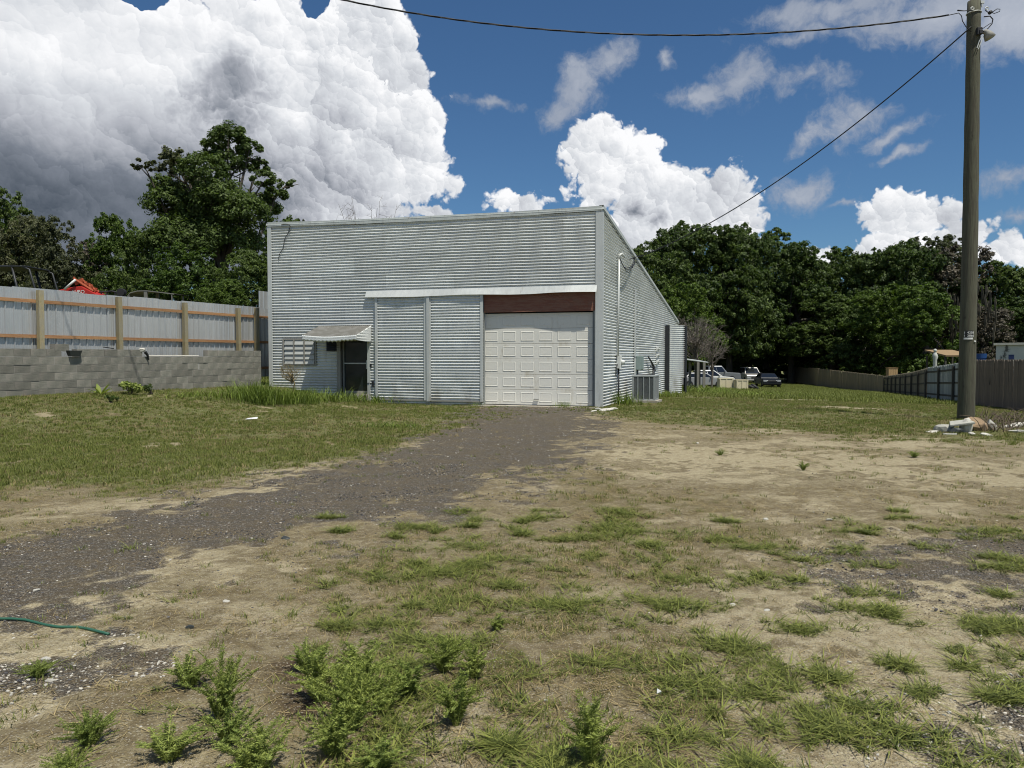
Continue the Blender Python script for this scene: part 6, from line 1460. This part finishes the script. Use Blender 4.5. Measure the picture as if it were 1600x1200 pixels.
# clumps of tall grass at the shed foot and the block wall
def clump_mesh(seed, n, h, rad, mt, w=.012): return tuft('clump', seed, n, h * .5, h, .8, rad, w, mt, 3)
cm = [clump_mesh(71, 240, .62, .20, m_grasst), clump_mesh(72, 200, .45, .26, m_grasst), clump_mesh(73, 160, .32, .22, m_grasst)]
ch_ = [.62, .45, .32]
def clump(px, py, hpx, wpx, v, label, mt=None):
    p = gpt(px, py); s_ = hpx / F * p.y / ch_[v] * 1.1; o = link('grass_clump', cm[v], None, p, (0, 0, random.uniform(0, 6.28)), (wpx / hpx * s_ * .75, s_ * .9, s_)); tag(o, label, 'grass clump', 'tall grass clumps along the shed and the block wall')
    if mt: set_mat(o, mt)
for a_ in ((388, 626, 34, 56, 0, 'bright grass clump where the block wall ends'), (418, 632, 34, 56, 0, 'bright tall grass clump under the left corner trim of the shed'), (445, 631, 28, 44, 0, 'bright grass clump to the left of the dead shrub foot'), (480, 631, 26, 44, 0, 'bright grass clump right of the dead shrub'), (401, 630, 40, 70, 0, 'tallest bright grass clump at the corner of block wall and shed'), (375, 622, 22, 60, 1, 'grass clump left of the tallest one at the shed corner'), (430, 630, 26, 50, 1, 'grass clump in front of the dead shrub by the shed'), (462, 628, 26, 50, 0, 'grass clump under the jalousie window'), (500, 628, 24, 54, 1, 'grass clump below the wall vent'),
           (530, 627, 16, 50, 2, 'grass clump left of the entrance door'), (560, 628, 16, 50, 2, 'grass clump in front of the entrance door'), (590, 629, 12, 40, 2, 'grass clump at the left sliding door'), (610, 630, 10, 34, 2, 'low grass under the left sliding door'), (340, 622, 16, 60, 2, 'low grass clump near the right end of the block wall'),
           (300, 620, 12, 50, 2, 'low grass clump along the middle of the block wall'), (962, 632, 26, 30, 1, 'weed clump at the building corner by the meter'), (975, 632, 18, 34, 2, 'grass clump left of the air conditioner'), (1040, 620, 12, 40, 2, 'grass clump right of the air conditioner'), (1085, 614, 14, 60, 1, 'tall grass at the foot of the wing panel'), (1125, 616, 12, 60, 1, 'tall grass in front of the cream crates'), (1165, 618, 9, 70, 2, 'grass before the tyres'),
           (880, 636, 10, 16, 2, 'small weed at the garage door threshold'), (747, 634, 8, 24, 2, 'small weed at the foot between sliding and garage doors'), (612, 668, 10, 50, 2, 'grass tuft on the lawn left of the track'), (45, 612, 10, 50, 2, 'low grass at the left end of the block wall'), (90, 614, 10, 50, 2, 'low grass left of the broadleaf plant')):
    clump(a_[0], a_[1], a_[2] * 1.05, *a_[3:])
# bushes by the block wall, a broadleaf plant, the dead shrub at the window
def bush(name, px, py, hpx, wpx, label, mt, leaf=.06, n=900, cat='bush'):
    p = gpt(px, py); h = hpx / F * p.y; w_ = wpx / F * p.y; r = random.Random(px); cs = [(r.uniform(-.3, .3) * w_, r.uniform(-.2, .2) * w_, h * r.uniform(.25, .65)) for _ in range(7)]
    V, Q = leaves(cs, [h * .36] * 7, n, leaf, px, clump=.5); T = thing(name, p, label, cat); link('foliage', np_mesh('foliage', V, Q, mt), T)
    m = M()
    for c_ in cs: m.tube([(0, 0, -.02), (c_[0] * .5, c_[1] * .5, c_[2] * .6), c_], [.012, .009, .004], 4)
    m.build('stems', m_bark, T, local=True)
bush('bush', 203, 617, 24, 44, 'small leafy bush against the block wall right of the broadleaf plant', m_weed); bush('bush', 238, 617, 18, 26, 'dark sparse weed bush against the block wall', m_leaf, .05, 350); bush('bush', 52, 560, 14, 40, 'green bush showing over the block wall at the left fence post', m_grasst, .05, 900); bush('bush', 172, 628, 12, 30, 'low dark green weed in front of the block wall', m_leaf, .05, 400)
p = gpt(157, 617); T = thing('broadleaf_plant', p, 'broad leaved plant sprouting at the foot of the block wall', 'plant'); r = random.Random(2)
for i in range(10):
    th = r.uniform(0, 6.28); L_ = r.uniform(.22, .46); el = r.uniform(.5, 1.3); d = Vector((math.cos(th) * math.cos(el), math.sin(th) * math.cos(el), math.sin(el))); s_ = Vector((-math.sin(th), math.cos(th), 0)); m = M(); vs = []
    for j in range(6):
        t_ = j / 5; w_ = .055 * math.sin(math.pi * min(.98, t_ * .85 + .12)); q = d * L_ * t_ - Vector((0, 0, .12 * L_ * t_ * t_)); vs += [q - s_ * w_, q + Vector((0, 0, -.01)), q + s_ * w_]
    m.add(vs, [(3 * j + a_, 3 * j + a_ + 1, 3 * j + 4 + a_, 3 * j + 3 + a_) for j in range(5) for a_ in range(2)]); m.build('leaf', m_weed, T, local=True)
p = gpt(455, 617)
ds = bare(455, 566, p.y - .0, 'dead brown shrub in front of the jalousie window', 0, .55, 46, 'dead_shrub', .018, 5, mt=m_grassd)
# twiggy brush beside the pole rubble
m = M(); r = random.Random(12)
for i in range(170):
    q = gpt(r.uniform(1528, 1620), r.uniform(652, 676)); L_ = r.uniform(.15, .5); th = r.uniform(0, 6.28); e_ = q + Vector((math.cos(th) * L_, math.sin(th) * L_, r.uniform(.05, .38))); m.tube([q, q.lerp(e_, .5) + Vector((0, 0, .06)), e_], [.010, .007, .003], 4, cap=False)
tag(m.build('dead_brush', mat('dead_brush', (.13, .10, .07), .9, 0, .3, 5, 0)), 'heap of dry twigs and brush right of the pole', kind='stuff')
# reddish fallen leaves
